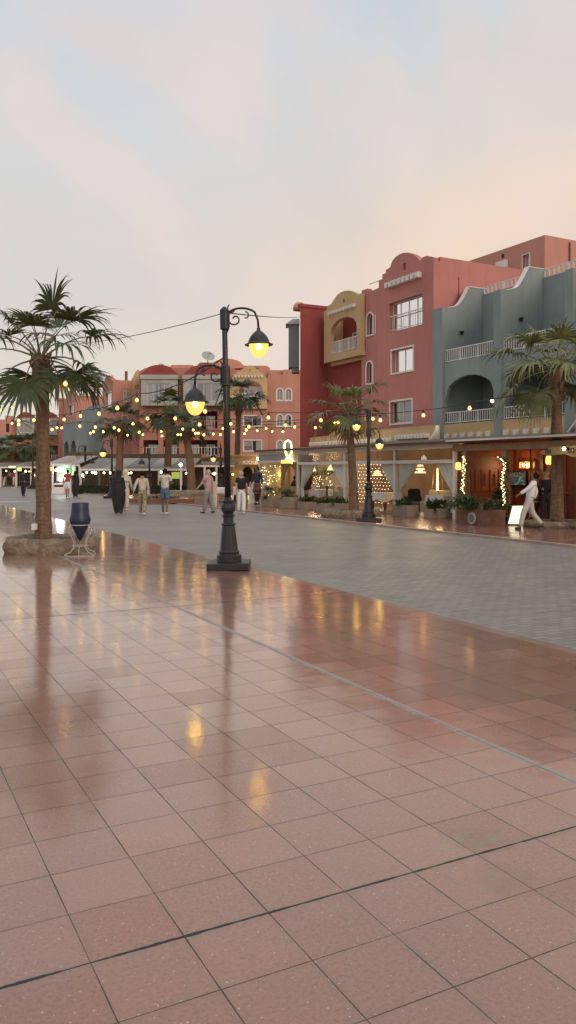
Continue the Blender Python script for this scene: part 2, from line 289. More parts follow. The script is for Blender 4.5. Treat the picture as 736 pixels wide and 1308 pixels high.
# ------------------------------------------------------------ mesh helpers
def rootloc(p):
    v = Vector((0, 0, 0))
    while p is not None: v += p.location; p = p.parent
    return v
class MB:
    def __init__(s): s.v = []; s.f = []
    def add(s, vs, fs):
        o = len(s.v); s.v += [Vector(v) for v in vs]; s.f += [tuple(i+o for i in f) for f in fs]; return s
    def box(s, P, a0, a1, z0, z1, d0, d1):
        return s.add([P(a, z, d) for a in (a0, a1) for z in (z0, z1) for d in (d0, d1)],
                     [(0, 1, 3, 2), (4, 6, 7, 5), (0, 4, 5, 1), (2, 3, 7, 6), (0, 2, 6, 4), (1, 5, 7, 3)])
    def ext(s, P, outer, holes, d0, d1):
        loops = [list(outer)] + [list(h) for h in holes]
        tri = tessellate_polygon([[Vector((a, z, 0)) for a, z in L] for L in loops])
        flat = [p for L in loops for p in L]; n = len(flat); o = len(s.v)
        s.v += [P(a, z, d0) for a, z in flat] + [P(a, z, d1) for a, z in flat]
        for t in tri:
            s.f.append(tuple(o+i for i in t)); s.f.append(tuple(o+n+i for i in reversed(t)))
        k = 0
        for L in loops:
            for i in range(len(L)):
                a = o+k+i; b = o+k+(i+1) % len(L); s.f.append((a, b, b+n, a+n))
            k += len(L)
        return s
    def tube(s, pts, r, seg=8, cap=True):
        pts = [Vector(p) for p in pts]; rr = r if isinstance(r, (list, tuple)) else [r]*len(pts); o = len(s.v); n = len(pts)
        up = None
        for i, p in enumerate(pts):
            d = (pts[min(i+1, n-1)] - pts[max(i-1, 0)]).normalized()
            if up is None: up = Vector((0, 0, 1)) if abs(d.z) < .9 else Vector((1, 0, 0))
            x = d.cross(up).normalized(); y = x.cross(d).normalized(); up = y
            for k in range(seg):
                a = 2*math.pi*k/seg; s.v.append(p + (x*math.cos(a) + y*math.sin(a))*rr[i])
        for i in range(n-1):
            for k in range(seg):
                k2 = (k+1) % seg; s.f.append((o+i*seg+k, o+i*seg+k2, o+(i+1)*seg+k2, o+(i+1)*seg+k))
        if cap: s.f.append(tuple(o+k for k in range(seg))[::-1]); s.f.append(tuple(o+(n-1)*seg+k for k in range(seg)))
        return s
    def lathe(s, c, prof, seg=16, sx=1, sy=1, cap=True):
        c = Vector(c); o = len(s.v); n = len(prof)
        for r, z in prof:
            for k in range(seg):
                a = 2*math.pi*k/seg; s.v.append(c + Vector((math.cos(a)*r*sx, math.sin(a)*r*sy, z)))
        for i in range(n-1):
            for k in range(seg):
                k2 = (k+1) % seg; s.f.append((o+i*seg+k, o+i*seg+k2, o+(i+1)*seg+k2, o+(i+1)*seg+k))
        if cap: s.f.append(tuple(o+k for k in range(seg))[::-1]); s.f.append(tuple(o+(n-1)*seg+k for k in range(seg)))
        return s
    def ball(s, c, r, seg=10, sz=1.0):
        n = max(4, seg//2+1); return s.lathe(c, [(r*math.sin(math.pi*(.02+.96*i/n)), -r*sz*math.cos(math.pi*(.02+.96*i/n))) for i in range(n+1)], seg)
    def build(s, name, m, parent=None, smooth=False, bevel=0, label=None, recalc=True):
        me = bpy.data.meshes.new(name); off = rootloc(parent)
        me.from_pydata([v-off for v in s.v], [], s.f)
        if recalc:
            bm = bmesh.new(); bm.from_mesh(me); bmesh.ops.recalc_face_normals(bm, faces=bm.faces)
            if bevel:
                bmesh.ops.bevel(bm, geom=[e for e in bm.edges if len(e.link_faces) == 2 and e.calc_face_angle(0) > .5], offset=bevel, segments=2, profile=.5, affect='EDGES')
            bm.to_mesh(me); bm.free()
        if smooth: me.shade_smooth()
        me.materials.append(m)
        o = bpy.data.objects.new(name, me); C.objects.link(o)
        if parent: o.parent = parent
        if label: o['label'] = label
        return o
def tag(o, label, cat, group=None, kind=None):
    if label: o['label'] = label
    if cat: o['category'] = cat
    if group: o['group'] = group
    if kind: o['kind'] = kind
    return o
def thing(name, label, cat, loc=(0, 0, 0), rz=0, group=None):
    o = bpy.data.objects.new(name, None); o.empty_display_size = .2; C.objects.link(o); o.location = loc; o.rotation_euler = (0, 0, rz)
    return tag(o, label, cat, group)
def dup(o, loc, rz, label, group=None, scale=None):
    def rec(x, par):
        c = x.copy(); C.objects.link(c); c.parent = par
        for ch in list(x.children): rec(ch, c)
        return c
    c = rec(o, None); c.location = loc; c.rotation_euler = (0, 0, rz); c['label'] = label
    if group: c['group'] = group
    if scale: c.scale = scale if not isinstance(scale, (int, float)) else (scale,)*3
    return c
def struct(o): o['kind'] = 'structure'; return o
P0 = lambda a, z, d: Vector((a, d, z))
def rect(a0, a1, z0, z1): return [(a0, z0), (a1, z0), (a1, z1), (a0, z1)]
def arch(a0, a1, z0, z1, rise=None, n=10):
    w = (a1-a0)/2; rise = abs(w) if rise is None else rise; c = (a0+a1)/2
    return [(a0, z0), (a1, z0)] + [(c + w*math.cos(math.pi*i/n), z1-rise + rise*math.sin(math.pi*i/n)) for i in range(n+1)]

# ------------------------------------------------------------ the ground
def sheet(name, s0, s1, t0, t1, z, m):
    mb = MB(); mb.add([W(s0, t0, z), W(s1, t0, z), W(s1, t1, z), W(s0, t1, z)], [(0, 1, 2, 3)])
    o = mb.build(name, m, recalc=False)
    if o.data.polygons[0].normal.z < 0: o.data.flip_normals()
    return struct(o)
mb = MB(); mb.add([(-1500, -1500, -.012), (1500, -1500, -.012), (1500, 1500, -.012), (-1500, 1500, -.012)], [(0, 1, 2, 3)])
struct(mb.build('ground', mat('sandy_ground', (.20, .17, .14), .9, .2, .02), recalc=False))
sheet('plaza', -12, 260, -45, 6.15, 0, floor_mat())
sheet('street', -12, 260, 6.15, 14.15, -.004, road_mat())
SW = .05
WALK = walk_mat()
mb = MB(); mb.box(PT, -12, 130, -.3, SW, 14.3, 29)
struct(mb.build('pavement', WALK))
mb = MB(); mb.box(PT, -12, 130, -.3, SW+.004, 14.15, 14.297)
struct(mb.build('kerb', mat('kerb_stone', (.34, .24, .20), .6, .2, 2, .2, 30, dirt=.4)))

# ------------------------------------------------------------ facade pieces
def window(P, par, a0, a1, z0, z1, d, n=2, arched=False, surround=.09, deep=.16, curtain=.5, seed=0, sur_mat=None, fm=None, rise=None):
    rnd = random.Random(seed*7+int(a0*10))
    if a0 > a1: a0, a1 = a1, a0
    fm = fm or M_frame
    mb = MB(); f = .055
    if arched:
        mb.ext(P, arch(a0, a1, z0, z1, rise), [arch(a0+f, a1-f, z0+f, z1-f, (rise-f) if rise else None)], d+deep, d+deep+.06)
    else:
        mb.ext(P, rect(a0, a1, z0, z1), [rect(a0+f, a1-f, z0+f, z1-f)], d+deep, d+deep+.06)
    for i in range(1, n):
        c = a0+(a1-a0)*i/n; mb.box(P, c-.03, c+.03, z0+f, z1-f-(.0 if not arched else .05), d+deep+.004, d+deep+.056)
    fr = mb.build('window', fm, par)
    if surround:
        mb = MB(); w = surround
        if arched: mb.ext(P, arch(a0-w, a1+w, z0-w, z1+w, (rise+w) if rise else None), [arch(a0, a1, z0, z1, rise)], d-.05, d+.002)
        else: mb.ext(P, rect(a0-w, a1+w, z0-w, z1+w), [rect(a0, a1, z0, z1)], d-.05, d+.002)
        mb.build('surround', sur_mat or M_white, fr)
    mb = MB(); mb.add([P(a, z, d+deep+.03) for a, z in ((a0+f, z0+f), (a1-f, z0+f), (a1-f, z1-f), (a0+f, z1-f))], [(0, 1, 2, 3)])
    mb.build('pane', M_glass, fr)
    if curtain:
        k = 24
        for side in (0, 1):
            mb = MB()
            w = (a1-a0)*curtain*rnd.uniform(.55, 1)*.5; st = a0+f if side == 0 else a1-f-w
            vs = []
            for i in range(k+1):
                a = st+w*i/k; dd = d+deep+.16+.035*math.sin(i*1.9)
                vs += [P(a, z0, dd), P(a, z1, dd)]
            mb.add(vs, [(2*i, 2*i+2, 2*i+3, 2*i+1) for i in range(k)])
            mb.build('curtain', M_curtain, fr)
    return fr
def railing(P, par, a0, a1, z0, z1, d, step=.16, m=None, name='railing', bar=.018):
    if a0 > a1: a0, a1 = a1, a0
    mb = MB(); mb.box(P, a0, a1, z1-.05, z1, d-.03, d+.03); mb.box(P, a0, a1, z0+.05, z0+.09, d-.022, d+.022)
    n = max(2, int((a1-a0)/step))
    for i in range(n+1):
        a = a0+(a1-a0)*i/n; r = bar if i % 8 else bar*1.8
        mb.box(P, a-r, a+r, z0 if i % 8 == 0 else z0+.09, z1-.05, d-r, d+r)
    return mb.build(name, m or M_white, par)
def corbels(P, par, a0, a1, z, d, n, size=.16, m=None, out=.22, name='corbel'):
    if a0 > a1: a0, a1 = a1, a0
    for i in range(n):
        mb = MB(); c = a0+(a1-a0)*(i+.5)/n; mb.box(P, c-size/2, c+size/2, z-size*.6, z+size*.6, d-out, d); mb.build(name, m or M_white, par)

# ============================================================ PINK BUILDING
T = 28.0
s_c = onT(554, 400, T)[0]; s_l = onT(461.5, 400, T)[0]
pk = thing('apartment_building', 'tall pink four storey building with stepped curved gable beside the blue grey balconies', 'building', W((s_c+s_l)/2, T+4, 0))
prof = [onT(u, v, T) for u, v in [(462, 371), (469.5, 368.5), (469.5, 374), (484, 367.5), (484, 358), (488.5, 356.5), (488.5, 350.4), (493, 348.8), (493, 344.5), (498, 342)]]
for i in range(1, 9):
    a = math.pi*(.86-.72*i/9); prof.append(onT(519+22*math.cos(a)*1.05, 352-29.5*math.sin(a), T))
prof += [onT(u, v, T) for u, v in [(540, 328.5), (545.6, 326.6), (548.5, 328), (554, 328.5)]]
def clean(poly, sl, sr):
    poly = [(sl, 0)] + [(min(sl, max(sr, a)), z) for a, z in poly] + [(sr, poly[-1][1]), (sr, 0)]
    out = []
    for p in poly:
        if not out or (abs(p[0]-out[-1][0])+abs(p[1]-out[-1][1])) > .005: out.append(p)
    return out
outer = clean(prof, s_l, s_c)
def rT(u0, v0, u1, v1, t=T):      # window rectangle from its left top and right bottom corners
    a0, z1 = onT(u0, v0, t); a1, z0 = onT(u1, v1, t); return (min(a0, a1), max(a0, a1), z0, z1)
w3 = rT(497, 388, 539.5, 414); w2 = rT(501, 448.5, 528, 472); w1 = rT(499, 514, 526.5, 539)
zt3 = onT(497, 388, T)[1]; 
ar = [rT(468.8, 401.5, 477, 426.5), rT(468.5, 463, 476, 489), rT(467.5, 530, 475.5, 551)]
hole = arch(*[onT(u, 345, T)[0] for u in (518.5, 514.8)], *[onT(516, v, T)[1] for v in (345, 335.5)]) 
mb = MB(); mb.ext(PT, outer, [rect(*w3), rect(*w2), rect(*w1)] + [arch(*r) for r in ar] + [hole], T, T+.35)
mb.box(PT, s_c, s_l, .1, 12.6, T+1.7, T+1.8)
# side wall towards the grey building, top falling away
zs = onT(554, 329.5, T)[1]
mb.ext(PS, [(T+.352, 0), (T+.352, zs-.15), (T+.45, zs-.15), (T+.45, zs+.12), (T+7.2, zs+.10), (T+7.2, 0)], [], s_c, s_c+.35)
mb.box(PT, s_c+.352, s_l, 0, 12.4, T+7, T+7.2)
mb.box(PT, s_l-.3, s_l, 0, 12.9, T+.352, T+7)
mb.build('wall', M_pink, pk)
mb = MB(); mb.box(PT, s_c+.36, s_l-.31, 12.30, 12.45, T+.36, T+6.9); mb.build('roof', M_lightgrey, pk)
f = window(PT, pk, *w3, T, 4, surround=0, deep=.28, curtain=.8, seed=1)
railing(PT, f, w3[0]+.02, w3[1]-.02, w3[2]+.02, w3[2]+.95, T+.06, .22, name='window_rail', bar=.008)
window(PT, pk, *w2, T, 2, surround=.1, deep=.2, curtain=.7, seed=2)
window(PT, pk, *w1, T, 2, surround=.1, deep=.2, curtain=.7, seed=5)
for r in ar: window(PT, pk, *r, T, 2, arched=True, surround=.09, curtain=.4)
a0, z0 = onT(495, 366, T); a1, z1 = onT(540, 350.5, T); corbels(PT, pk, a0, a1, (z0+z1)/2, T, 8, .26, out=.3)
r = MB(); r.tube([PT(onT(470, 0, T)[0], 13.35, T+.1), PT(onT(484, 0, T)[0], 13.35, T+.1)], .03); r.build('parapet_rail', M_white, pk)
r = MB(); a_ = onT(480.5, 400, T)[0]
r.tube([PT(a_, onT(480.5, 427, T)[1], T-.04), PT(a_, onT(480.5, 402, T)[1], T-.04)], .03); r.build('drain_pipe', M_white, pk)

# penthouse block behind the pink building
ph = thing('apartment_building', 'salmon upper block with small dark window rising behind the pink and grey fronts', 'building', W(38, 38, 0))
T2 = 35.3; s2 = onT(696, 300, T2)[0]; z2 = onT(696, 300, T2)[1]
pw = rT(668, 326.5, 677, 346, T2)
mb = MB(); mb.ext(PT, [(s2, 0), (s2, z2), (s2+17, z2), (s2+17, 0)], [rect(*pw)], T2, T2+.3)
mb.ext(PS, [(T2+.302, 0), (T2+.302, z2), (T2+9, z2-.05), (T2+9, 0)], [], s2, s2+.3)
mb.box(PT, s2+.302, s2+16.9, z2-1.1, z2-.9, T2+.31, T2+9); mb.build('wall', M_salmon, ph)
mb = MB(); mb.box(PT, s2+.4, s2+16, .5, z2-1.2, T2+1.5, T2+1.6); mb.build('dark_backing', M_dark, ph)  # dark sheet, the unlit room put into its colour
window(PT, ph, *pw, T2, 2, surround=.04, deep=.18, curtain=.5, seed=3)
r_ = rT(637, 336, 649, 341.5, T2); mb = MB(); mb.box(PT, r_[0], r_[1], r_[2], r_[3], T2-.25, T2-.002); mb.build('ledge', M_white, ph)
r_ = rT(641.5, 325, 644, 329, T2); mb = MB(); mb.box(PT, r_[0], r_[1], r_[2], r_[3], T2-.05, T2-.002); mb.build('vent', M_dark, ph)
tp = onS(727, 305, s2)[0]; mb = MB(); mb.tube([W(s2-.07, tp, 8), W(s2-.07, tp, z2-.2)], .05); mb.build('drain_pipe', M_wood, ph)
acs = onT(677, 303, T2)[0]; acb = thing('air_conditioner', 'small rooftop air conditioning boxes on top of the salmon upper block', 'air conditioner', W(acs, T2+1, z2))
mb = MB(); mb.box(PT, acs-.5, acs+.5, z2-.9, z2+.22, T2+.7, T2+1.2); mb.build('case', M_lightgrey, acb, bevel=.02)
mb = MB(); c_ = W(acs, T2+.69, z2-.1); mb.box(PT, acs-.3, acs+.3, z2-.3, z2+.12, T2+.66, T2+.698); mb.build('grille', M_dark, acb)

# ============================================================ GREY BALCONY BUILDING
gs0 = s_c-.06
def su(u, t=T): return onT(u, 400, t)[0]
gb = thing('apartment_building', 'blue grey building with open arched balconies, white railings and scalloped parapets', 'building', W(27, T+3, 0))
piers = [(gs0, su(567.5)), (su(633), su(642)), (su(724), su(734.5))]
d_ = piers[1][1]-piers[2][1]
piers.append((piers[2][0]-d_, piers[2][1]-d_))
piers = [(max(p), min(p)) for p in piers]        # (far edge, near edge)
DB = T+2.7
z_f1, z_f2 = 4.12, 7.42
z_r1, z_r2 = 4.85, 8.25
ztop = onT(567, 392.5, T)[1]
walls = MB(); yb = MB(); cap = MB()
for i, (sf, sn) in enumerate(piers):
    tz = ztop if i == 0 else onT(637, 371, T)[1]
    if i >= 2: tz = onT(729, 344, T)[1]
    # front pier
    walls.box(PT, sn, sf, 0, tz, T-.12, T+.28)
    # partition wall with its scallop (seen from the bay in front of it)
    zt = 11.85 if i < 1 else 11.95
    z0_ = tz-.02
    pts = [(T+.282, 0), (T+.282, z0_), (T+.75, z0_+.12)]
    for k in range(9):
        q = k/8; pts.append((T+.75+1.0*q, z0_+.12+(zt-z0_-.12)*(1-math.cos(q*math.pi/2))**.9 if q > 0 else z0_+.13))
    pts += [(DB+.3, zt), (DB+.3, 0)]
    walls.ext(PS, pts, [], sn+.02, sn+.30)
    top = [p for p in pts if p[1] > 1]; cap = MB()
    for j in range(len(top)-1):
        (ta, za), (tb, zb) = top[j], top[j+1]
        if tb > ta+.001: cap.add([W(sn, ta, za+.01), W(sn+.32, ta, za+.01), W(sn+.32, tb, zb+.01), W(sn, tb, zb+.01), W(sn, ta, za+.05), W(sn+.32, ta, za+.05), W(sn+.32, tb, zb+.05), W(sn, tb, zb+.05)], [(0, 1, 2, 3), (4, 5, 6, 7), (0, 1, 5, 4), (1, 2, 6, 5), (2, 3, 7, 6), (3, 0, 4, 7)])
    cap.build('parapet_cap', M_white, gb)
for i in range(3):
    sf = piers[i][1]-.002; sn = piers[i+1][0]+.002
    # upper slab front with arch below it
    zt_arch = onT(600, 478.5, T)[1]
    walls.ext(PT, [(sn, z_f1+.1), (sn+.02, z_f1+.1)] + [(sn+.02+(sf-sn-.04)*k/12, 5.75+(zt_arch-5.75)*math.sin(math.pi*k/12)**.55 if 0 < k < 12 else 5.4) for k in range(13)] + [(sf-.02, z_f1+.1), (sf, z_f1+.1), (sf, z_f2+.12), (sn, z_f2+.12)], [], T, T+.22)
    walls.box(PT, sn, sf, z_f2-.14, z_f2, T+.222, DB)      # slabs
    walls.box(PT, sn, sf, z_f1-.2, z_f1, T+.02, DB)
    # back wall with doors
    dn, df = sn+.15, sn+1.35
    dn1 = sn+.1
    walls.ext(PT, [(sn, 0), (sf, 0), (sf, 11.5), (sn, 11.5)], [rect(dn, df, z_f2+.02, z_f2+2.2), rect(dn1+.2, df+.4, z_f1+.02, z_f1+2.2)], DB, DB+.28)
    yb.box(PT, sn, sf, 3.30, z_f1+.08, T-.04, T+.018)
    railing(PT, gb, sn, sf, z_f2+.12, z_r2, T+.1, .17)
    railing(PT, gb, sn, sf, z_f1+.1, z_r1, T+.1, .17)
    railing(PT, gb, sn, sf, 11.5, 11.98, DB+.1, .3, name='roof_balustrade', bar=.035)
    corbels(PT, gb, sn+.05, sf-.05, 3.56, T-.042, 6, .21, out=.2)
    window(PT, gb, dn, df, z_f2+.02, z_f2+2.2, DB, 2, surround=0, curtain=.3, seed=i)
    window(PT, gb, dn1+.2, df+.4, z_f1+.02, z_f1+2.2, DB, 2, surround=0, curtain=.3, seed=i)
    # small wall lantern on the partition
    lt = T+1.15; mb = MB(); mb.lathe(W(piers[i][1]-.1, lt, 9.25), [(.02, -.12), (.08, -.02), (.12, .06), (.12, .1)], 10); mb.build('wall_lantern', M_iron, gb, smooth=True)
walls.box(PT, piers[-1][1], piers[0][0], 11.1, 11.4, DB+.29, DB+8)
walls.box(PT, piers[0][0]-.3, piers[0][0], 0, 11.4, DB+.31, DB+8)
walls.build('wall', M_grey, gb); yb.build('lower_band', M_yellow, gb)
mb = MB(); mb.box(PT, piers[-1][1], piers[0][0], 4.3, 11.0, DB+1.2, DB+1.3); mb.build('dark_backing', M_dark, gb)
# balcony lamp
lp = thing('balcony_lamp', 'lit warm lamp on the lower balcony of the grey building', 'lamp', W(piers[1][0]+1.8, T+1.4, z_f1+1.2))
mb = MB(); mb.ball(W(piers[1][0]+1.8, T+1.4, z_f1+1.25), .09, 10); mb.build('bulb', M_warmw, lp)
mb = MB(); mb.tube([W(piers[1][0]+1.8, T+1.4, z_f1+1.33), W(piers[1][0]+1.8, T+1.4, z_f2-.14)], .012); mb.build('cord', M_wire, lp)
# slanting white handrail on the right pier
mb = MB(); a0, z0 = onT(721.5, 558, T-.2); a1, z1 = onT(736, 538, T-.2); mb.tube([PT(a0, z0, T-.2), PT(a1, z1, T-.2), PT(a1-1, z1+.7, T-.2)], .05)
mb.build('handrail', M_white, gb)

# ============================================================ RED BLOCK, YELLOW BALCONY BOX
s3 = su(413); 
rb = thing('apartment_building', 'deep red block with an overhanging ochre balcony box beside the pink gable', 'building', W(s3, T, 0))
tf = onS(383.5, 400, s3)[0]; zr = onS(384, 392, s3)[1]
p1 = W(s3, tf); p2 = W(s3, T+6); p3 = p2 + A*10; p4 = p1 + Vector((p1.x/p1.y+.004, 1, 0))*11
def prism(mb, pts, z0, z1):
    n = len(pts); mb.add([(p.x, p.y, z0) for p in pts]+[(p.x, p.y, z1) for p in pts], [tuple(range(n))[::-1], tuple(range(n, 2*n))]+[(i, (i+1) % n, (i+1) % n+n, i+n) for i in range(n)])
mb = MB(); prism(mb, [p1, p2, p3, p4], 0, zr)
cz = .22; prism(mb, [p1-A*.08-B*.03, p2-A*.08, p2+A*.3, p1+A*.3-B*.03], zr+.003, zr+cz)
mb.box(PT, s_l+.004, s3-.004, 0, 12.2, T+1.0, T+1.3)     # recessed facade between
mb.box(PT, s_l+.004, s3-.004, 0, 9.0, T+.35, T+.996)
mb.build('wall', M_red, rb)
mb = MB(); mb.lathe(W(s3+1.2, T-1.2, zr+cz), [(.45, -.2), (.45, .02), (.38, .2), (.22, .33), (.02, .38)], 14); mb.build('roof_dome', M_salmon, rb, smooth=True)
# yellow box
yT = T-.35
yt = lambda u, v: onT(u, v, yT)
ya, yc = yt(461, 400)[0]+.01, yt(414, 400)[0]
zy0 = yt(414, 464)[1]
prof = [yt(414, 397.5), yt(418, 395), yt(418, 391)] + [yt(u, v) for u, v in [(423, 388.5), (427, 382), (431, 376.5), (436, 373), (441, 371.3), (446, 371), (451, 372.5), (455, 375), (457, 376.5), (461, 374.5)]]
prof = [(yc, zy0)] + [(max(ya, min(yc, a)), z) for a, z in prof] + [(ya, prof[-1][1]), (ya, zy0)]
op = (yt(455.8, 0)[0], yt(422, 0)[0], yt(422, 453.5)[1], yt(440, 405)[1])
aop = arch(*op, rise=(op[3]-op[2])*.36)
mb = MB(); mb.ext(PT, prof, [aop, arch(yt(440.5, 0)[0], yt(438, 0)[0], yt(439, 386.5)[1], yt(439, 381.5)[1])], yT, yT+.3)
mb.box(PT, ya, yc, zy0+.003, zy0+.25, yT+.302, T+1.0); mb.box(PT, yc-.25, yc-.003, zy0+.25, 12.4, yT+.302, T+1.0)
mb.box(PT, ya, yc-.35, zy0-.22, zy0-.003, yT+.35, T+1); mb.box(PT, ya, yc-.75, zy0-.44, zy0-.223, yT+.75, T+1)
mb.build('balcony_box', M_yellow, rb)
railing(PT, rb, op[0], op[1], op[2]+.02, op[2]+.85, yT+.12, .14)
a0, z0 = yt(420.5, 400.5); a1, z1 = yt(455.5, 390.5); corbels(PT, rb, a0, a1, (z0+z1)/2, yT, 9, .17, out=.18)
window(PT, rb, op[0]+.3, op[1]-.8, op[2]+.05, op[3]-.8, T+.78, 2, surround=0, deep=.1, curtain=.7, seed=9)
# blue grey oriel on the far side
oc = p1+Vector((p1.x/p1.y, 1, 0))*2.6; ox0 = (367.8-368)/F*oc.y; zt_, zb_ = H+(600-416)*oc.y/F, H+(600-470)*oc.y/F
mb = MB(); mb.box(PF, ox0+.05, ox0+.8, zb_, zt_, oc.y-.5, oc.y+.9); mb.box(PF, ox0+.3, ox0+.8, zb_-.35, zb_-.003, oc.y-.4, oc.y+.8); mb.build('oriel', M_grey, rb)
mb = MB(); mb.add([PF(ox0-.15, zt_+.003, oc.y-.7), PF(ox0+.82, zt_+.003, oc.y-.7), PF(ox0+.82, zt_+.003, oc.y+1), PF(ox0-.15, zt_+.003, oc.y+1), PF(ox0+.35, zt_+.45, oc.y-.2), PF(ox0+.82, zt_+.45, oc.y-.2), PF(ox0+.82, zt_+.45, oc.y+.6), PF(ox0+.35, zt_+.45, oc.y+.6)],
    [(0, 1, 5, 4), (1, 2, 6, 5), (2, 3, 7, 6), (3, 0, 4, 7), (4, 5, 6, 7), (0, 3, 2, 1)]); mb.build('oriel_roof', M_lightgrey, rb)

# yellow ground floor extension wall with white scalloped tile row
TB = 26.0
bl, br_ = su(396, TB), su(556, TB)
ext_ = thing('restaurant_wall', 'ochre ground floor wall with a row of white corbels under the pink building', 'wall', W((bl+br_)/2, TB, 0))
zb0, zb1 = 2.9, 4.0
top = [(bl, zb0), (bl, 3.85), (su(420, TB), 3.9), (su(423, TB), 4.05), (su(428, TB), 4.2), (su(433, TB), 4.22), (su(438, TB), 4.15), (su(442, TB), 4.0), (br_, 4.05), (br_, zb0)]
mb = MB(); mb.ext(PT, top, [], TB, TB+.3); mb.box(PT, br_, bl, 0, zb0-.003, TB+.1, TB+.25); mb.build('wall', M_yellow, ext_)
corbels(PT, ext_, su(502, TB), su(398, TB), 3.42, TB-.002, 22, .19, out=.25, name='corbel')
corbels(PT, ext_, su(550, TB), su(508, TB), 3.52, TB-.002, 10, .19, out=.25, name='corbel')
mb = MB(); mb.tube([PT(su(u, TB-.2), onT(u, v, TB-.2)[1], TB-.2) for u, v in [(543, 566), (549, 564), (554, 559), (557.5, 552), (559, 544)]], [.10, .13, .14, .12, .07], 8); mb.build('scroll_end', M_white, ext_, smooth=True)

# ============================================================ FAR BUILDINGS (behind the palms)
sb = thing('apartment_building', 'long salmon building with two pale oriel windows and a round ochre gable', 'building', (-8, 100, 0))
YF = 95.0
f_ = lambda u, v, Y=YF: onF(u, v, Y)
def rF(u0, v0, u1, v1, Y=YF): a0, z1 = f_(u0, v0, Y); a1, z0 = f_(u1, v1, Y); return (a0, a1, z0, z1)
# salmon right wing
def poly(pts, Y=YF): return [f_(u, v, Y) for u, v in pts]
wr = []
for v in (497, 530, 563): wr += [rF(354, v, 361, v+14), rF(365, v, 372, v+14)]
mb = MB(); mb.ext(PF, [(f_(342, 0)[0], 0)] + poly([(342, 482), (344, 474), (352, 474), (352, 478), (362, 478), (362, 472), (376, 472), (376, 478), (392, 478)]) + [(f_(392, 0)[0], 0)], [arch(*r) for r in wr], YF, YF+.4)
mb.box(PF, f_(300, 0)[0], f_(384, 0)[0], 0, 13.4, YF+.8, YF+1.0)
# central red wall with recessed balconies
rw = [rF(183, 562, 229, 582), rF(237, 562, 278, 582), rF(237, 525, 278, 548)]
mb2 = MB(); mb2.ext(PF, [(f_(178, 0)[0], 0)] + poly([(178, 474), (196, 470), (300, 470)]) + [(f_(300, 0)[0], 0)], [rect(*r) for r in rw], YF, YF+.4)
mb.build('wall', M_salmon, sb); mb2.build('front_wall', M_orange, sb)
for r in wr: window(PF, sb, *r, YF, 2, arched=True, surround=.14, curtain=.5)
mb = MB(); mb.box(PF, f_(178, 0)[0], f_(300, 0)[0], 0, 13, YF+1.6, YF+1.7); mb.build('dark_backing', M_darkred, sb)
# yellow gable section, proud of the wall
yg = poly([(295, 612), (295, 498), (297, 486), (300, 479), (308, 475), (314, 470.5), (320, 468), (326, 470.5), (331, 475), (338, 479), (342, 486), (342, 612)])
ao = arch(f_(307, 0)[0], f_(336, 0)[0], f_(0, 513)[1], f_(0, 488)[1], rise=1.0)
yw = [rF(312, 532, 334, 544), rF(312, 563, 334, 576)]
mb = MB(); mb.ext(PF, [p if p[1] > f_(0, 523)[1]-9 else (p[0], 0.0) for p in yg][:], [ao, arch(*rF(319, 473, 322, 477))] , YF-1.2, YF-.8)
mb.v = []; mb.f = []
yu = [(a, max(z, f_(0, 523)[1])) for a, z in yg]
mb.ext(PF, yu, [ao, arch(*rF(318.5, 473, 321.5, 477))], YF-1.2, YF-.9)
mb.box(PF, f_(295, 0)[0], f_(342, 0)[0], f_(0, 524)[1], f_(0, 520)[1], YF-.895, YF-.002)
mb.build('gable', M_yellow, sb)
mb = MB(); mb.ext(PF, [(f_(295, 0)[0], f_(0, 579)[1]), (f_(343, 0)[0], f_(0, 579)[1]), (f_(343, 0)[0], f_(0, 524.5)[1]), (f_(295, 0)[0], f_(0, 524.5)[1])], [rect(*r) for r in yw], YF-.7, YF-.4); mb.build('wall', M_salmon, sb)
mb = MB(); mb.box(PF, f_(295, 0)[0], f_(343, 0)[0], 0, f_(0, 579.3)[1], YF-.75, YF-.42); mb.build('lower_wall', M_yellow, sb)
for r in yw: window(PF, sb, *r, YF-.7, 2, surround=.12, curtain=.7)
window(PF, sb, f_(312, 0)[0], f_(335, 0)[0], f_(0, 512)[1], f_(0, 494)[1], YF-.4, 3, surround=0, curtain=.8)
corbels(PF, sb, f_(300, 0)[0], f_(337, 0)[0], f_(0, 482.5)[1], YF-1.2, 9, .2)
railing(PF, sb, ao[0][0], ao[1][0], ao[0][1], ao[0][1]+.9, YF-1.05, .3, bar=.03)
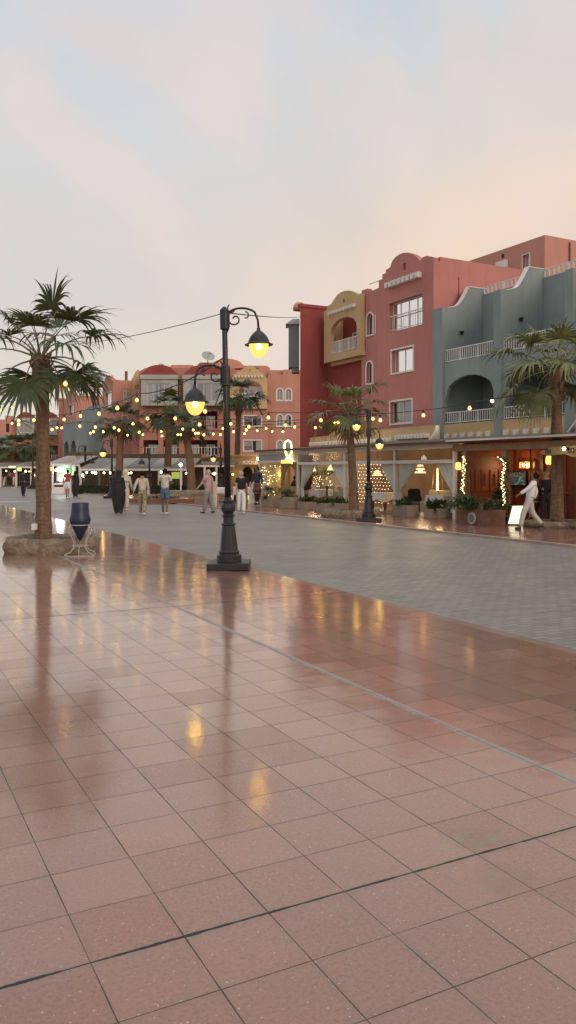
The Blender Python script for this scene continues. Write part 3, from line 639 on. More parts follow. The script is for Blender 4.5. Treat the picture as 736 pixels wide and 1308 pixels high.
# two pale oriels under dark red curved parapets
for (u0, u1) in ((183, 229), (236, 290)):
    oz = f_(0, 519)[1]; ot = f_(0, 486)[1]
    mb = MB(); wr2 = (f_(u0+8, 0)[0], f_(u1-10, 0)[0], f_(0, 514)[1], f_(0, 491)[1])
    mb.ext(PF, rect(f_(u0, 0)[0], f_(u1, 0)[0], oz, ot), [rect(*wr2)], YF-1.3, YF-1.1)
    mb.box(PF, f_(u0, 0)[0], f_(u1, 0)[0], oz, oz+.2, YF-1.09, YF-.002)
    mb.box(PF, f_(u0-1, 0)[0], f_(u1+1, 0)[0], ot+.003, ot+.5, YF-1.5, YF-.002)
    o = mb.build('oriel', M_lightgrey, sb)
    mb = MB(); mb.box(PF, f_(u0, 0)[0]+.1, f_(u1, 0)[0]-.1, oz+.2, ot, YF-.5, YF-.4); mb.build('oriel_back', M_dark, o)
    window(PF, sb, *wr2, YF-1.3, 4, surround=0, deep=.08, curtain=.9)
    mb = MB(); c = (u0+u1)/2; w = (u1-u0)/2+1
    mb.ext(PF, [f_(c-w, 480.5), f_(c+w, 480.5)] + [f_(c+w*q, 480-9.5*(1-abs(q)**2.2)-2.5*(1 if abs(q) < .8 else 0)) for q in (1, .85, .8, .6, .4, .2, 0, -.2, -.4, -.6, -.8, -.85, -1)], [], YF-1.4, YF-.6)
    mb.ext(PF, arch(*f_(c-2, 471)[:1], f_(c+2, 0)[0], f_(0, 475)[1], f_(0, 471.4)[1]), [], YF-1.45, YF-1.402)
    mb.build('parapet', M_red, sb)
for r in rw:
    railing(PF, sb, r[0], r[1], r[2], r[2]+1.0, YF+.1, .35, bar=.03, m=M_salmon if r is rw[2] else M_white)
    corbels(PF, sb, r[0]+.3, r[1]-.3, r[2]-.45, YF, 9, .17)
    n_ = 2
    for i in range(n_):
        w_ = (r[1]-r[0])/n_; window(PF, sb, r[0]+w_*i+.4, r[0]+w_*(i+1)-.4, r[2], r[3]-.5, YF+1.2, 2, surround=0, curtain=.9, seed=i)
mb = MB(); 
for u in (206, 232): mb.box(PF, f_(u-3, 0)[0], f_(u+3, 0)[0], 0, f_(0, 487)[1], YF-.35, YF-.003)
mb.build('pillar', M_orange, sb)
mb = MB()
for u0, u1, v0 in ((181, 214, 470), (216, 250, 466), (252, 300, 463), (300, 345, 467)):
    mb.ext(PF, [f_(u0, 482, 101), f_(u1, 482, 101), f_(u1, v0+3, 101), f_(u1-4, v0, 101), f_(u0+4, v0, 101), f_(u0, v0+3, 101)], [], 101, 104)
mb.ext(PF, [f_(250, 470, 100), f_(330, 470, 100)] + [f_(290+22*math.cos(a), 470-12*math.sin(a), 100) for a in [math.pi*i/10 for i in range(11)]], [], 100, 100.8)
mb.box(PF, f_(178, 0)[0], f_(384, 0)[0], 13.2, 13.5, YF+1.0, 104)
mb.build('roof_walls', M_salmon, sb)
# satellite dishes and roof things
def dish(u, v, Y, r, label):
    c = Vector((*f_(u, v, Y), 0)); c = Vector((c.x, Y, f_(u, v, Y)[1])); t_ = thing('satellite_dish', label, 'satellite dish', (c.x, c.y, c.z-1.2), group='satellite dishes on the far roof')
    d = Vector((.35, -.75, .55)).normalized(); x = d.cross(Vector((0, 0, 1))).normalized(); y = x.cross(d)
    mb = MB(); o = []; n = 16
    for i in range(6):
        q = i/5; rr = r*q+.001
        for k in range(n):
            a = 2*math.pi*k/n; o.append(c + x*rr*math.cos(a)+y*rr*math.sin(a)*.85 + d*(.25*q*q*r))
    mb.add(o, [(i*n+k, i*n+(k+1) % n, (i+1)*n+(k+1) % n, (i+1)*n+k) for i in range(5) for k in range(n)]); mb.build('reflector', M_lightgrey, t_, smooth=True, recalc=False)
    mb = MB(); mb.tube([c, (c.x, c.y+.1, c.z-1.6)], .05); mb.build('mast', M_iron, t_)
    mb = MB(); mb.tube([c, c+d*r*1.1-y*.2], .02); mb.ball(c+d*r*1.1-y*.2, .08, 8); mb.build('receiver', M_iron, t_)
dish(265.5, 456, 100, .85, 'large pale satellite dish on the roof left of the black lamp post')
dish(206, 468, 102, .45, 'small satellite dish on the salmon roof above the left oriel')

# left pink building B, C, D, E stepping away down the street
def blockhouse(label, u0, uc, u1, vt, vbump, m_front, m_side, low=None, windows=(), T_=28.0, gable=True, front_w=None):
    sc, zc = onT(uc, vt, T_); sf = onT(u0, vt, T_)[0]
    root = thing('apartment_building', label, 'building', W(sc+2, T_+2, 0))
    sm = (sc+sf)/2; w = (sf-sc)/2
    zb = onT((u0+uc)/2, vbump, T_)[1]
    out = [(sc, 0), (sc, zc), (sc+w*.25, zc+.1)] + [(sm-w*.62*math.cos(math.pi*i/8), zc+.2+(zb-zc-.2)*math.sin(math.pi*i/8)) for i in range(9)] + [(sf-w*.2, zc-.5), (sf, zc-.5), (sf, 0)]
    fw = [rT(*r, T_) for r in (front_w or [])]
    mb = MB(); mb.ext(PT, out, [rect(*r) for r in fw], T_, T_+.4); mb.build('front_wall', m_front, root)
    for r in fw: window(PT, root, *r, T_, 2, surround=.08, curtain=.5)
    te = onS(u1, vt, sc)[0]
    ww = []
    for r in windows:
        a0, z1 = onS(r[0], r[1], sc); a1, z0 = onS(r[2], r[3], sc); ww.append((a0, a1, z0, z1))
    mb = MB(); mb.ext(PS, [(T_+.402, 0), (T_+.402, zc), (te, zc+.0), (te, 0)], [rect(*r) for r in ww], sc, sc+.4); mb.box(PT, sc+.41, sf, zc-.9, zc-.6, T_+.41, te)
    mb.build('side_wall', m_side, root)
    for r in ww: window(PS, root, *r, sc, 2, surround=.08, curtain=.5)
    mb = MB(); mb.box(PT, sc+1.4, sc+1.5, 0, zc-1, T_+.5, te-.1); mb.build('dark_backing', M_dark, root)
    return root, sc, sf, te, zc
bB, sB, sfB, teB, zB = blockhouse('slim salmon pink tower with a rounded gable left of the small ochre balcony', 131, 144.6, 170, 485, 479.5, M_salmon, M_salmon, windows=[(158.3, 500, 160.5, 513), (162.3, 500, 164.5, 513), (157, 531, 163, 545), (174.0, 0, 174.1, 0)][:3], front_w=[(134.5, 503, 142.5, 519)])
mb = MB(); x_, z_ = onF(161, 474, 104); mb.box(PF, x_-.15, x_+.15, zB-.8, z_, 104, 104.4); mb.build('chimney', M_wood, bB)
# pergola on the roof to its left
pr = thing('roof_pergola', 'open timber pergola on the roof edge beside the slim salmon tower', 'pergola', (*f_(125, 505, 110)[:1], 110, 10))
mb = MB(); a0 = f_(119.5, 0, 110)[0]; a1 = f_(131, 0, 110)[0]; zp = f_(0, 490.5, 110)[1]; mb.box(PF, a0, a1, zp-.3, zp, 109, 112)
mb.build('top_beams', M_wood, pr)
mb = MB(); mb.box(PF, a0+.2, a0+.45, zp-2.9, zp-.303, 109.2, 109.45); mb.build('post', M_wood, pr)
mb = MB(); mb.box(PF, a1-.6, a1-.35, zp-2.9, zp-.303, 109.2, 109.45); mb.build('post', M_wood, pr)
# ochre balcony fin between B and the long salmon building
yf = thing('apartment_building', 'narrow ochre front with an arched balcony between the slim tower and long salmon building', 'building', (*f_(176, 0, 99)[:1], 99, 0))
Yb = 99.0
g = lambda u, v: f_(u, v, Yb)
ao2 = arch(g(172.3, 0)[0], g(180.5, 0)[0], g(0, 508)[1], g(0, 491)[1])
mb = MB(); mb.ext(PF, [g(169, 525), g(182.5, 522), g(182.5, 482), g(180, 475), g(176.5, 472), g(173, 475), g(169, 484)], [ao2], Yb, Yb+.4); mb.box(PF, g(169, 0)[0], g(182.5, 0)[0], g(0, 524)[1], g(0, 520)[1], Yb+.41, Yb+2); mb.build('gable', M_yellow, yf)
wl = (g(176, 0)[0], g(181, 0)[0], g(0, 544)[1], g(0, 531)[1])
mb = MB(); mb.ext(PF, [(g(164, 0)[0], 0), (g(183, 0)[0], 0), (g(183, 0)[0], g(0, 480)[1]), (g(164, 0)[0], g(0, 481)[1])], [rect(*wl), rect(wl[0], wl[1], wl[2]-3, wl[3]-3.2)], Yb+2, Yb+2.4); mb.build('wall', M_salmon, yf)
window(PF, yf, *wl, Yb+2, 1, surround=.12); window(PF, yf, wl[0], wl[1], wl[2]-3, wl[3]-3.2, Yb+2, 1, surround=.12)
mb = MB(); mb.box(PF, g(166, 0)[0], g(182.6, 0)[0], 0, g(0, 578)[1], Yb+1.5, Yb+1.9); mb.build('lower_wall', M_yellow, yf)
railing(PF, yf, ao2[0][0], ao2[1][0], ao2[0][1], ao2[0][1]+.9, Yb+.1, .3, bar=.03)
# C: salmon with small rounded gable and a grey lower block
bC, sC, sfC, teC, zC = blockhouse('salmon house with a small round gable behind the grey arched block', 82, 96.5, 133, 505, 498.5, M_salmon, M_salmon, front_w=[(88, 518, 94.5, 530)])
gy = thing('apartment_building', 'grey block with two tall arches and a humped side wall', 'building', W(113, 28, 0))
sg = onT(98, 560, 26.5)[0]; sgf = onT(80, 560, 26.5)[0]; zg = onT(98, 537, 26.5)[1]
ga = [(onT(u0, 0, 26.5)[0], onT(u1, 0, 26.5)[0]) for u0, u1 in ((88, 81.5), (97, 90.5))]
mb = MB(); mb.ext(PT, rect(sg, sgf, 0, zg), [arch(min(a), max(a), .3, onT(90, 563, 26.5)[1], rise=1.6) for a in ga], 26.5, 27.2)
gz = lambda u, v: onS(u, v, sg)
mb.ext(PS, [(27.21, 0), (27.21, zg), gz(103, 530), gz(108, 524), gz(113, 520), gz(120, 517), gz(127, 516), gz(131.5, 516.5), (gz(131.5, 0)[0], 0)], [], sg, sg+.5)
mb.box(PT, sg+.52, sgf, zg-.4, zg-.1, 27.21, 32); mb.build('wall', M_grey, gy)
mb = MB(); mb.box(PT, sg+.52, sgf, 0, zg-.5, 28.6, 28.8); mb.build('dark_backing', M_dark, gy)
# orange column and D
co = thing('apartment_building', 'narrow orange red building edge just left of the grey arched block', 'building', (*f_(78, 0, 128)[:1], 128, 0))
mb = MB(); mb.box(PF, f_(75, 0, 128)[0], f_(82, 0, 128)[0], 0, f_(0, 511, 128)[1], 128, 134); mb.box(PF, f_(74.6, 0, 128)[0], f_(82.4, 0, 128)[0], f_(0, 511, 128)[1]+.003, f_(0, 511, 128)[1]+.3, 127.8, 134.2); mb.build('wall', M_orange, co)
YD = 138.0; h_ = lambda u, v: f_(u, v, YD)
bd = thing('apartment_building', 'far building with dark red curved roof edge and white oriel window behind the nearest palm', 'building', (h_(45, 0)[0], YD, 0))
mb = MB(); bw = rF(58, 569, 74, 590, YD)
mb.ext(PF, [(h_(14, 0)[0], 0), (h_(77, 0)[0], 0), h_(77, 537), h_(14, 537)], [rect(*bw)], YD, YD+.5); mb.build('wall', M_orange, bd)
mb = MB(); mb.box(PF, h_(14, 0)[0], h_(77, 0)[0], 0, 10, YD+1.5, YD+1.6); mb.build('dark_backing', M_darkred, bd)
for u0, u1 in ((25, 47), (57, 76)):
    wr2 = (h_(u0+4, 0)[0], h_(u1-3, 0)[0], h_(0, 553)[1], h_(0, 542)[1])
    mb = MB(); mb.ext(PF, rect(h_(u0, 0)[0], h_(u1, 0)[0], h_(0, 556)[1], h_(0, 538)[1]), [rect(*wr2)], YD-1.4, YD-1.2); mb.box(PF, h_(u0-1, 0)[0], h_(u1+1, 0)[0], h_(0, 538)[1]+.003, h_(0, 536)[1]+.2, YD-1.6, YD-.003); mb.box(PF, h_(u0, 0)[0], h_(u1, 0)[0], h_(0, 556)[1], h_(0, 555)[1], YD-1.19, YD-.003); mb.build('oriel', M_lightgrey, bd)
    window(PF, bd, *wr2, YD-1.4, 3, surround=0, deep=.08, curtain=.8)
    c = (u0+u1)/2; w = (u1-u0)/2+1.5
    mb = MB(); mb.ext(PF, [h_(c-w, 535.5), h_(c+w, 535.5)] + [h_(c+w*q, 535-8*(1-abs(q)**2)) for q in (1, .8, .6, .4, .2, 0, -.2, -.4, -.6, -.8, -1)], [], YD-1.5, YD-.8); mb.build('parapet', M_red, bd)
railing(PF, bd, bw[0], bw[1], bw[2], bw[2]+1.2, YD+.1, .35, bar=.04)
YE = 165.0
be = thing('apartment_building', 'farthest salmon building over a grey wall at the left end of the street', 'building', (f_(-10, 0, YE)[0], YE, 0))
mb = MB(); mb.box(PF, f_(-60, 0, YE)[0], f_(20, 0, YE)[0], f_(0, 556, YE)[1], f_(0, 536, YE)[1], YE, YE+6); mb.box(PF, f_(6, 0, YE)[0], f_(14, 0, YE)[0], f_(0, 536, YE)[1]+.003, f_(0, 531, YE)[1], YE+.3, YE+2); mb.build('upper_wall', M_salmon, be)
mb = MB(); mb.box(PF, f_(-60, 0, YE)[0], f_(21, 0, YE)[0], 0, f_(0, 556, YE)[1]-.003, YE-1, YE+5); mb.build('lower_wall', M_grey, be)
for u in (-22, -6, 8): 
    r = rF(u, 541, u+4, 552, YE); mb = MB(); mb.box(PF, *r, YE-.05, YE-.002); mb.build('window', M_dark, be)

# ============================================================ PALMS
def palm(name, label, loc, h, rb, rt, CR, n, seed, lean=(0, 0), droop=1.0, lmat=None, skirt=True, top_n=5, leafn=22, wid=1.0):
    rnd = random.Random(seed); root = thing(name, label, 'palm tree', loc)
    loc = Vector(loc)
    pts = []; rr = []
    for i in range(23):
        q = i/22; pts.append(loc+Vector((lean[0]*q*q, lean[1]*q*q, -.1+(h+.1)*q)))
        base = rb+(rt-rb)*min(1, q*1.3)
        sw = rt*.50*math.exp(-((q-.93)/.10)**2)
        rr.append((base+sw)*(1+rnd.uniform(-.035, .035)) + (rb*.25*math.exp(-q*14)))
    mb = MB(); mb.tube(pts, rr, 14)
    for v in mb.v[:]: pass
    mb.v = [v + Vector((noise.noise(v*9), noise.noise(v*9+Vector((5, 0, 0))), 0))*.018 for v in mb.v]
    tr = mb.build('trunk', TRUNK, root, smooth=True)
    # leaf base stubs around the top of the trunk
    mb = MB()
    for i in range(46):
        a = rnd.uniform(0, 6.28); q = rnd.uniform(.80, 1.0); z = h*q; r0 = rt*1.25
        c = loc+Vector((lean[0]*q*q, lean[1]*q*q, z)); d = Vector((math.cos(a), math.sin(a), 0))
        mb.tube([c+d*r0*.8, c+d*(r0+.05)+Vector((0, 0, .08)), c+d*(r0+.09*rnd.random()+.03)+Vector((0, 0, .2))], [.045*rt/.18, .03*rt/.18, .008], 4)
    mb.build('leaf_stubs', STUB, root)
    cr = MB(); pet = MB(); top = loc+Vector((lean[0], lean[1], h))
    dead = MB()
    tot = n
    for i in range(tot):
        az = i*2.39996+rnd.uniform(-.3, .3)
        q = (i+.5)/tot                       # 0 = youngest, upright; 1 = oldest, hanging
        elev = R(66-88*q**.9+rnd.uniform(-13, 13))
        L = CR*rnd.uniform(.82, 1.08)*(1.0 if q > .25 else .78)
        pl = L*.62
        out = Vector((math.cos(az), math.sin(az), 0))
        p0 = top+out*rt*.5+Vector((0, 0, .04-.10*q)); pp = [p0]; e = elev; steps = 6; ang = e+R(14)
        for k in range(steps):
            ang -= R((4+7*q)*droop)*(.5+k/steps)
            pp.append(pp[-1]+(out*math.cos(ang)+Vector((0, 0, math.sin(ang))))*pl/steps)
        pet.tube(pp, [.020*CR/1.6, .018*CR/1.6, .015*CR/1.6, .013*CR/1.6, .011*CR/1.6, .009*CR/1.6, .007*CR/1.6], 4, cap=False)
        hub = pp[-1]; fd = (pp[-1]-pp[-2]).normalized(); side = fd.cross(Vector((0, 0, 1))).normalized(); up = side.cross(fd).normalized()
        tgt = dead if (skirt and q > .90) else cr
        LL = L*.56; m = leafn
        for j in range(m):
            ph_ = (j/(m-1)-.5)*R(215)+rnd.uniform(-.05, .05); ll = LL*(.62+.38*math.cos(ph_*.62))*rnd.uniform(.88, 1.06)
            d = (fd*math.cos(ph_)+side*math.sin(ph_)+up*(.10+.22*abs(math.sin(ph_)))).normalized()
            w0 = LL*.024*wid*rnd.uniform(.7, 1.2); nn = 6; c = hub.copy(); dirv = d.copy(); vs = []
            wv = d.cross(up+Vector((0, 0, .2))).normalized()
            sag = rnd.uniform(.5, 2.3)*droop*.36
            for k in range(nn+1):
                qq = k/nn; w = w0*(.35+1.3*min(1, qq*2.2) if qq < .45 else 1.65*(1-qq)/.55+.06)
                vs += [c-wv*w, c+wv*w]
                dirv = (dirv+Vector((0, 0, -sag*(qq**1.5)*1.5-.015))).normalized(); c = c+dirv*ll/nn
            tgt.add(vs, [(2*k, 2*k+1, 2*k+3, 2*k+2) for k in range(nn)])
    cr.build('crown', lmat or PALMLEAF, root, recalc=False)
    if dead.v: dead.build('dead_fronds', DEADLEAF, root, recalc=False)
    pet.build('leaf_stalks', STALK, root, smooth=True, recalc=False)
    return root
def leafmat(name, c1, c2, tr=.25):
    m = bpy.data.materials.new(name); m.use_nodes = True; t = m.node_tree; b = t.nodes['Principled BSDF']
    tcx = t.nodes.new('ShaderNodeTexCoord'); n_ = nnoise(t, tcx.outputs['Object'], 4.5, 3, .6); n2_ = nnoise(t, tcx.outputs['Object'], 1.3, 2)
    c = nmix(t, nrange(t, nmath(t, 'ADD', nmath(t, 'MULTIPLY', n_, .6), nmath(t, 'MULTIPLY', n2_, .4)), .35, .65), c1, c2); t.links.new(c, b.inputs['Base Color'])
    b.inputs['Roughness'].default_value = .5
    tl = t.nodes.new('ShaderNodeBsdfTranslucent'); t.links.new(c, tl.inputs[0]); mx = t.nodes.new('ShaderNodeMixShader'); mx.inputs[0].default_value = tr
    o = t.nodes['Material Output']; t.links.new(b.outputs[0], mx.inputs[1]); t.links.new(tl.outputs[0], mx.inputs[2]); t.links.new(mx.outputs[0], o.inputs[0]); return m
PALMLEAF = leafmat('palm_leaf', (.032, .050, .020), (.085, .105, .035)); OLIVELEAF = leafmat('palm_leaf_olive', (.085, .115, .04), (.25, .25, .10)); DEADLEAF = leafmat('palm_leaf_dry', (.15, .085, .03), (.26, .16, .06)); STALK = mat('palm_stalk', (.15, .14, .06), .6)  # palm leaf tones: dark green, brighter olive, dry
STUB = mat('palm_stub', (.12, .065, .035), .85, .3, 8, .4, 40)
def trunkmat():
    m = bpy.data.materials.new('palm_bark'); m.use_nodes = True; t = m.node_tree; b = t.nodes['Principled BSDF']; b.inputs['Roughness'].default_value = .85
    tcx = t.nodes.new('ShaderNodeTexCoord'); mp_ = t.nodes.new('ShaderNodeMapping'); t.links.new(tcx.outputs['Object'], mp_.inputs[0]); mp_.inputs['Scale'].default_value = (7, 7, 1.6)
    n_ = nnoise(t, mp_.outputs[0], 1.6, 8, .7, .3); sp_ = t.nodes.new('ShaderNodeSeparateXYZ'); t.links.new(tcx.outputs['Object'], sp_.inputs[0])
    wv = t.nodes.new('ShaderNodeMath'); wv.operation = 'SINE'; t.links.new(nmath(t, 'MULTIPLY', nmath(t, 'ADD', sp_.outputs[2], nmath(t, 'MULTIPLY', nnoise(t, tcx.outputs['Object'], 4, 4), .5)), 48), wv.inputs[0])
    c = nmix(t, nrange(t, n_, .3, .7), (.095, .052, .030), (.24, .145, .090)); c = nmix(t, nrange(t, wv.outputs[0], .3, 1, 0, .28), c, (.085, .046, .028))
    t.links.new(c, b.inputs['Base Color'])
    bp = t.nodes.new('ShaderNodeBump'); bp.inputs['Strength'].default_value = .8; bp.inputs['Distance'].default_value = .03; t.links.new(nmath(t, 'ADD', n_, nmath(t, 'MULTIPLY', wv.outputs[0], .25)), bp.inputs['Height']); t.links.new(bp.outputs[0], b.inputs['Normal'])
    return m
TRUNK = trunkmat()
pA = G(56, 704.5)
palm('fan_palm', 'large fan palm standing in the rough stone planter at the left of the plaza', (pA.x, pA.y, .25), 3.92, .170, .132, 1.95, 19, 4, lean=(-.09, .1), droop=.95, leafn=26, skirt=False)
pR = Vector(((712-368)/F*24.3, 24.3, 0))
palm('fan_palm', 'tall olive green fan palm with stout brown trunk in front of the wooden restaurant', (pR.x, pR.y, .2), 4.55, .185, .155, 2.15, 22, 11, lean=(-.02, .1), droop=.95, lmat=OLIVELEAF, leafn=28, wid=1.1, skirt=False)
pM = Vector(((452-368)/F*29.3, 29.3, 0))
palm('fan_palm', 'middle fan palm with smooth leaning trunk beside the far black lamp post', (pM.x, pM.y, .1), 3.72, .18, .125, 1.75, 20, 7, lean=(-.22, .1), droop=.9, lmat=OLIVELEAF, leafn=24)
far_palms = [  # u, crown v, base v, Y, CR, label
    (303, 507, 628, 76, 2.9, 'fan palm in front of the round ochre gable, its trunk right of the lamp post'),
    (214, 524, 637, 62, 2.3, 'fan palm before the left pale oriel, behind the man in denim shorts'),
    (245, 545, 632, 57, 1.9, 'short leaning fan palm just left of the black lamp post'),
    (152, 540, 627, 60, 2.2, 'fan palm behind the woman in the black abaya'),
    (15, 573, 622, 90, 2.4, 'dark fan palm nearest the left edge of the photograph'),
    (33, 572, 622, 92, 2.6, 'dark fan palm in the middle of the far left group'),
    (48, 570, 622, 86, 2.3, 'dark fan palm whose crown is partly behind the big palm trunk'),
    (4, 578, 620, 105, 2.6, 'faint fan palm at the far end of the street'),]
for i, (u, vc, vb, Y, cr_, lab) in enumerate(far_palms):
    x = (u-368)/F*Y; hh = H+(600-vc)*Y/F
    palm('fan_palm', lab, (x, Y, 0), hh, .32 if Y < 80 else .36, .24, cr_, 22, 30+i, lean=((-.5 if i == 2 else .2), 0), droop=1.0, lmat=PALMLEAF, leafn=18, wid=1.5, skirt=False)

# ============================================================ LAMP POSTS
GLOBE = None
def globemat():
    m = bpy.data.materials.new('amber_globe'); m.use_nodes = True; n = m.node_tree.nodes; n.clear(); l = m.node_tree.links
    o = n.new('ShaderNodeOutputMaterial'); e = n.new('ShaderNodeEmission'); e.inputs[0].default_value = (1, .66, .17, 1); e.inputs[1].default_value = 1.5
    t = n.new('ShaderNodeBsdfTransparent'); t.inputs[0].default_value = (1, .8, .42, 1); mx = n.new('ShaderNodeMixShader'); mx.inputs[0].default_value = .72
    l.new(t.outputs[0], mx.inputs[1]); l.new(e.outputs[0], mx.inputs[2]); l.new(mx.outputs[0], o.inputs[0]); return m
GLOBE = globemat()
BULBG = GLOBE.copy(); BULBG.name = 'bulb_glass'; BULBG.node_tree.nodes['Emission'].inputs[0].default_value = (1, .60, .14, 1); BULBG.node_tree.nodes['Emission'].inputs[1].default_value = 1.25; BULBG.node_tree.nodes['Mix Shader'].inputs[0].default_value = .6
LAMPCORE = emis('lamp_core', (1, .70, .24), 110)
def spiral(c, r0, r1, a0, a1, n, X, Z):
    return [c + X*((r0+(r1-r0)*i/n)*math.cos(a0+(a1-a0)*i/n)) + Z*((r0+(r1-r0)*i/n)*math.sin(a0+(a1-a0)*i/n)) for i in range(n+1)]
def arm(root, base, side, out, k=1.0, on=True, drop=.46):
    """curved bracket from the pole at base, reaching out by `out`, with a hanging bell lamp"""
    X = Vector((side, 0, 0)); Z = Vector((0, 0, 1))
    g = bpy.data.objects.new('lamp_arm', None)
    mb = MB()
    p0 = base+X*.06*k
    end = base+X*out+Z*(.02*k)
    arc = [p0+Z*.02*k] + [base+X*(out*.52-out*.48*math.cos(a))+Z*(.17*k*math.sin(a)+.02*k*(1-a/math.pi)) for a in [math.pi*i/14 for i in range(1, 12)]] + [base+X*out*.985-Z*.02*k, base+X*out-Z*.16*k]
    mb.tube(arc, .019*k, 7)
    mb.tube(spiral(base+X*.17*k-Z*.0*k, .12*k, .03*k, math.pi*.75, math.pi*2.9, 16, X, Z), .014*k, 6)
    mb.tube(spiral(base+X*.13*k+Z*.17*k, .035*k, .085*k, 0, -math.pi*1.3, 12, X, Z), .012*k, 6)
    mb.tube(spiral(base+X*.34*k+Z*.05*k, .075*k, .025*k, math.pi*.5, -math.pi*.6, 12, X, Z), .012*k, 6)
    mb.tube([base-Z*.22*k+X*.03*k, base+X*.07*k-Z*.12*k, base+X*.07*k+Z*.1*k, base+Z*.16*k+X*.03*k], .018*k, 6)
    a_ = mb.build('lamp_arm', M_iron, root, smooth=True)
    c = base+X*out-Z*.16*k
    mb = MB(); mb.lathe(c, [(.012*k, .03*k), (.03*k, 0), (.03*k, -.03*k), (.055*k, -.045*k), (.10*k, -.085*k), (.145*k, -.14*k), (.17*k, -.20*k), (.18*k, -.235*k), (.235*k, -.262*k), (.23*k, -.275*k), (.17*k, -.25*k), (.13*k, -.15*k), (.05*k, -.08*k)], 20, cap=False); mb.build('lamp_shade', M_iron, a_, smooth=True)
    mb = MB(); mb.lathe(c, [(.16*k, -.245*k), (.158*k, -.30*k), (.14*k, -.37*k), (.105*k, -.43*k), (.06*k, -.47*k), (.02*k, -.48*k)], 20); mb.build('globe', GLOBE if on else M_curtain, a_, smooth=True)
    if on: mb = MB(); mb.ball(c+Z*(-.30*k), .05*k, 10); mb.build('bulb', LAMPCORE, a_)
    return a_
def lamp_post(loc, label, arms, htop, k=1.0, lean=0, group='black street lamps along the promenade', jb=None):
    root = thing('street_lamp', label, 'street lamp', (0, 0, 0), group=group)
    Zb = lambda z: Vector((0, 0, z))
    mb = MB(); mb.box(P0, -.39*k, .39*k, 0, .13*k, -.39*k, .39*k); mb.build('plinth', M_iron, root, bevel=.012*k)
    prof = [(.235, .131), (.235, .25), (.215, .262), (.19, .27), (.19, .30), (.205, .315), (.185, .33), (.17, .36), (.125, .78), (.118, .81), (.145, .82), (.145, .845), (.11, .86), (.098, .88), (.095, .97), (.125, .985), (.125, 1.01), (.095, 1.02), (.10, 1.05), (.135, 1.10), (.14, 1.15), (.125, 1.21), (.10, 1.245), (.125, 1.265), (.12, 1.285), (.075, 1.295), (.066, 1.34)]
    mb = MB(); mb.lathe((0, 0, 0), [(r*k, z*k) for r, z in prof], 10); mb.build('pedestal', M_iron, root, bevel=.004*k)
    rp = .060*k
    mb = MB(); mb.lathe((0, 0, 0), [(rp, 1.33*k), (rp, htop*.62), (rp*.9, htop*.7), (rp*.82, htop), (rp*.5, htop+.03)], 16); mb.build('pole', M_iron, root, smooth=True)
    for (z, side, out, kk, on) in arms:
        mb = MB(); mb.lathe((0, 0, z), [(rp*1.05, -.17*kk), (rp*1.45, -.16*kk), (rp*1.45, .15*kk), (rp*1.05, .18*kk)], 14); mb.build('collar', M_iron, root)
        arm(root, Vector((0, 0, z)), side, out, kk, on)
    root.location = loc; root.rotation_euler = (0, lean, 0)
    return root
L1 = G(293, 726)
def zof(v, Y): return H+(600-v)*Y/F
Y1 = L1.y
lamp_post(L1, 'black street lamp with two lit amber globes standing nearest on the pink plaza', [(zof(408, Y1), 1, .60, 1.08, True), (zof(480, Y1), -1, .55, 1.08, True)], zof(394, Y1), .94, lean=R(-1.1))
mb = MB(); 
L2 = G(471, 667.5); Y2 = L2.y
lamp_post(Vector((L2.x, L2.y, SW)), 'black street lamp with a lit globe beside the middle palm at the glass pavilion', [(zof(555, Y2), 1, .36, .85, True), (zof(531, Y2), -1, .40, .85, True)], zof(527, Y2), .98)
for (u, vb, Y, vt, arms_, lab) in [
    (143, 632, 50, 560, [(567, -1, True)], 'slim black street lamp with one lit globe above the abaya woman'),
    (109, 628, 64, 571, [(573, -1, False), (584, 1, False)], 'unlit black double street lamp in front of the far hedge'),
    (191, 628, 58, 573, [(583, -1, False)], 'unlit black street lamp behind the woman in patterned trousers'),
    (282, 630, 60, 567, [(576, -1, True), (592, 1, True)], 'distant lit street lamp seen just left of the near lamp pole'),
    (42, 622, 75, 560, [(575, 1, False)], 'thin dark street lamp at the left edge of the big palm trunk')]:
    x = (u-368)/F*Y
    lamp_post(Vector((x, Y, 0)), lab, [(zof(v, Y), sd, .55, 1.25, on) for v, sd, on in arms_], zof(vt, Y), 1.1)
# cables from the near lamp
def catenary(p, q, sag, n=14): return [p.lerp(q, i/n)-Vector((0, 0, sag*4*(i/n)*(1-i/n))) for i in range(n+1)]
topL = L1+Vector((-.10, 0, zof(400, Y1)))
mb = MB(); mb.tube(catenary(topL, Vector((-13, 35, zof(458, 35)+1.0)), .5), .008, 5); tag(mb.build('overhead_cable', M_wire), 'thin dark cable running left from the top of the near street lamp', 'cable')
mb = MB(); mb.tube(catenary(topL+Vector((.1, 0, 0)), W(s3, T-1.4, zof(401, 54)+.1), .1), .012, 5); tag(mb.build('overhead_cable', M_wire), 'thin dark cable running right from the near street lamp to the red block', 'cable')

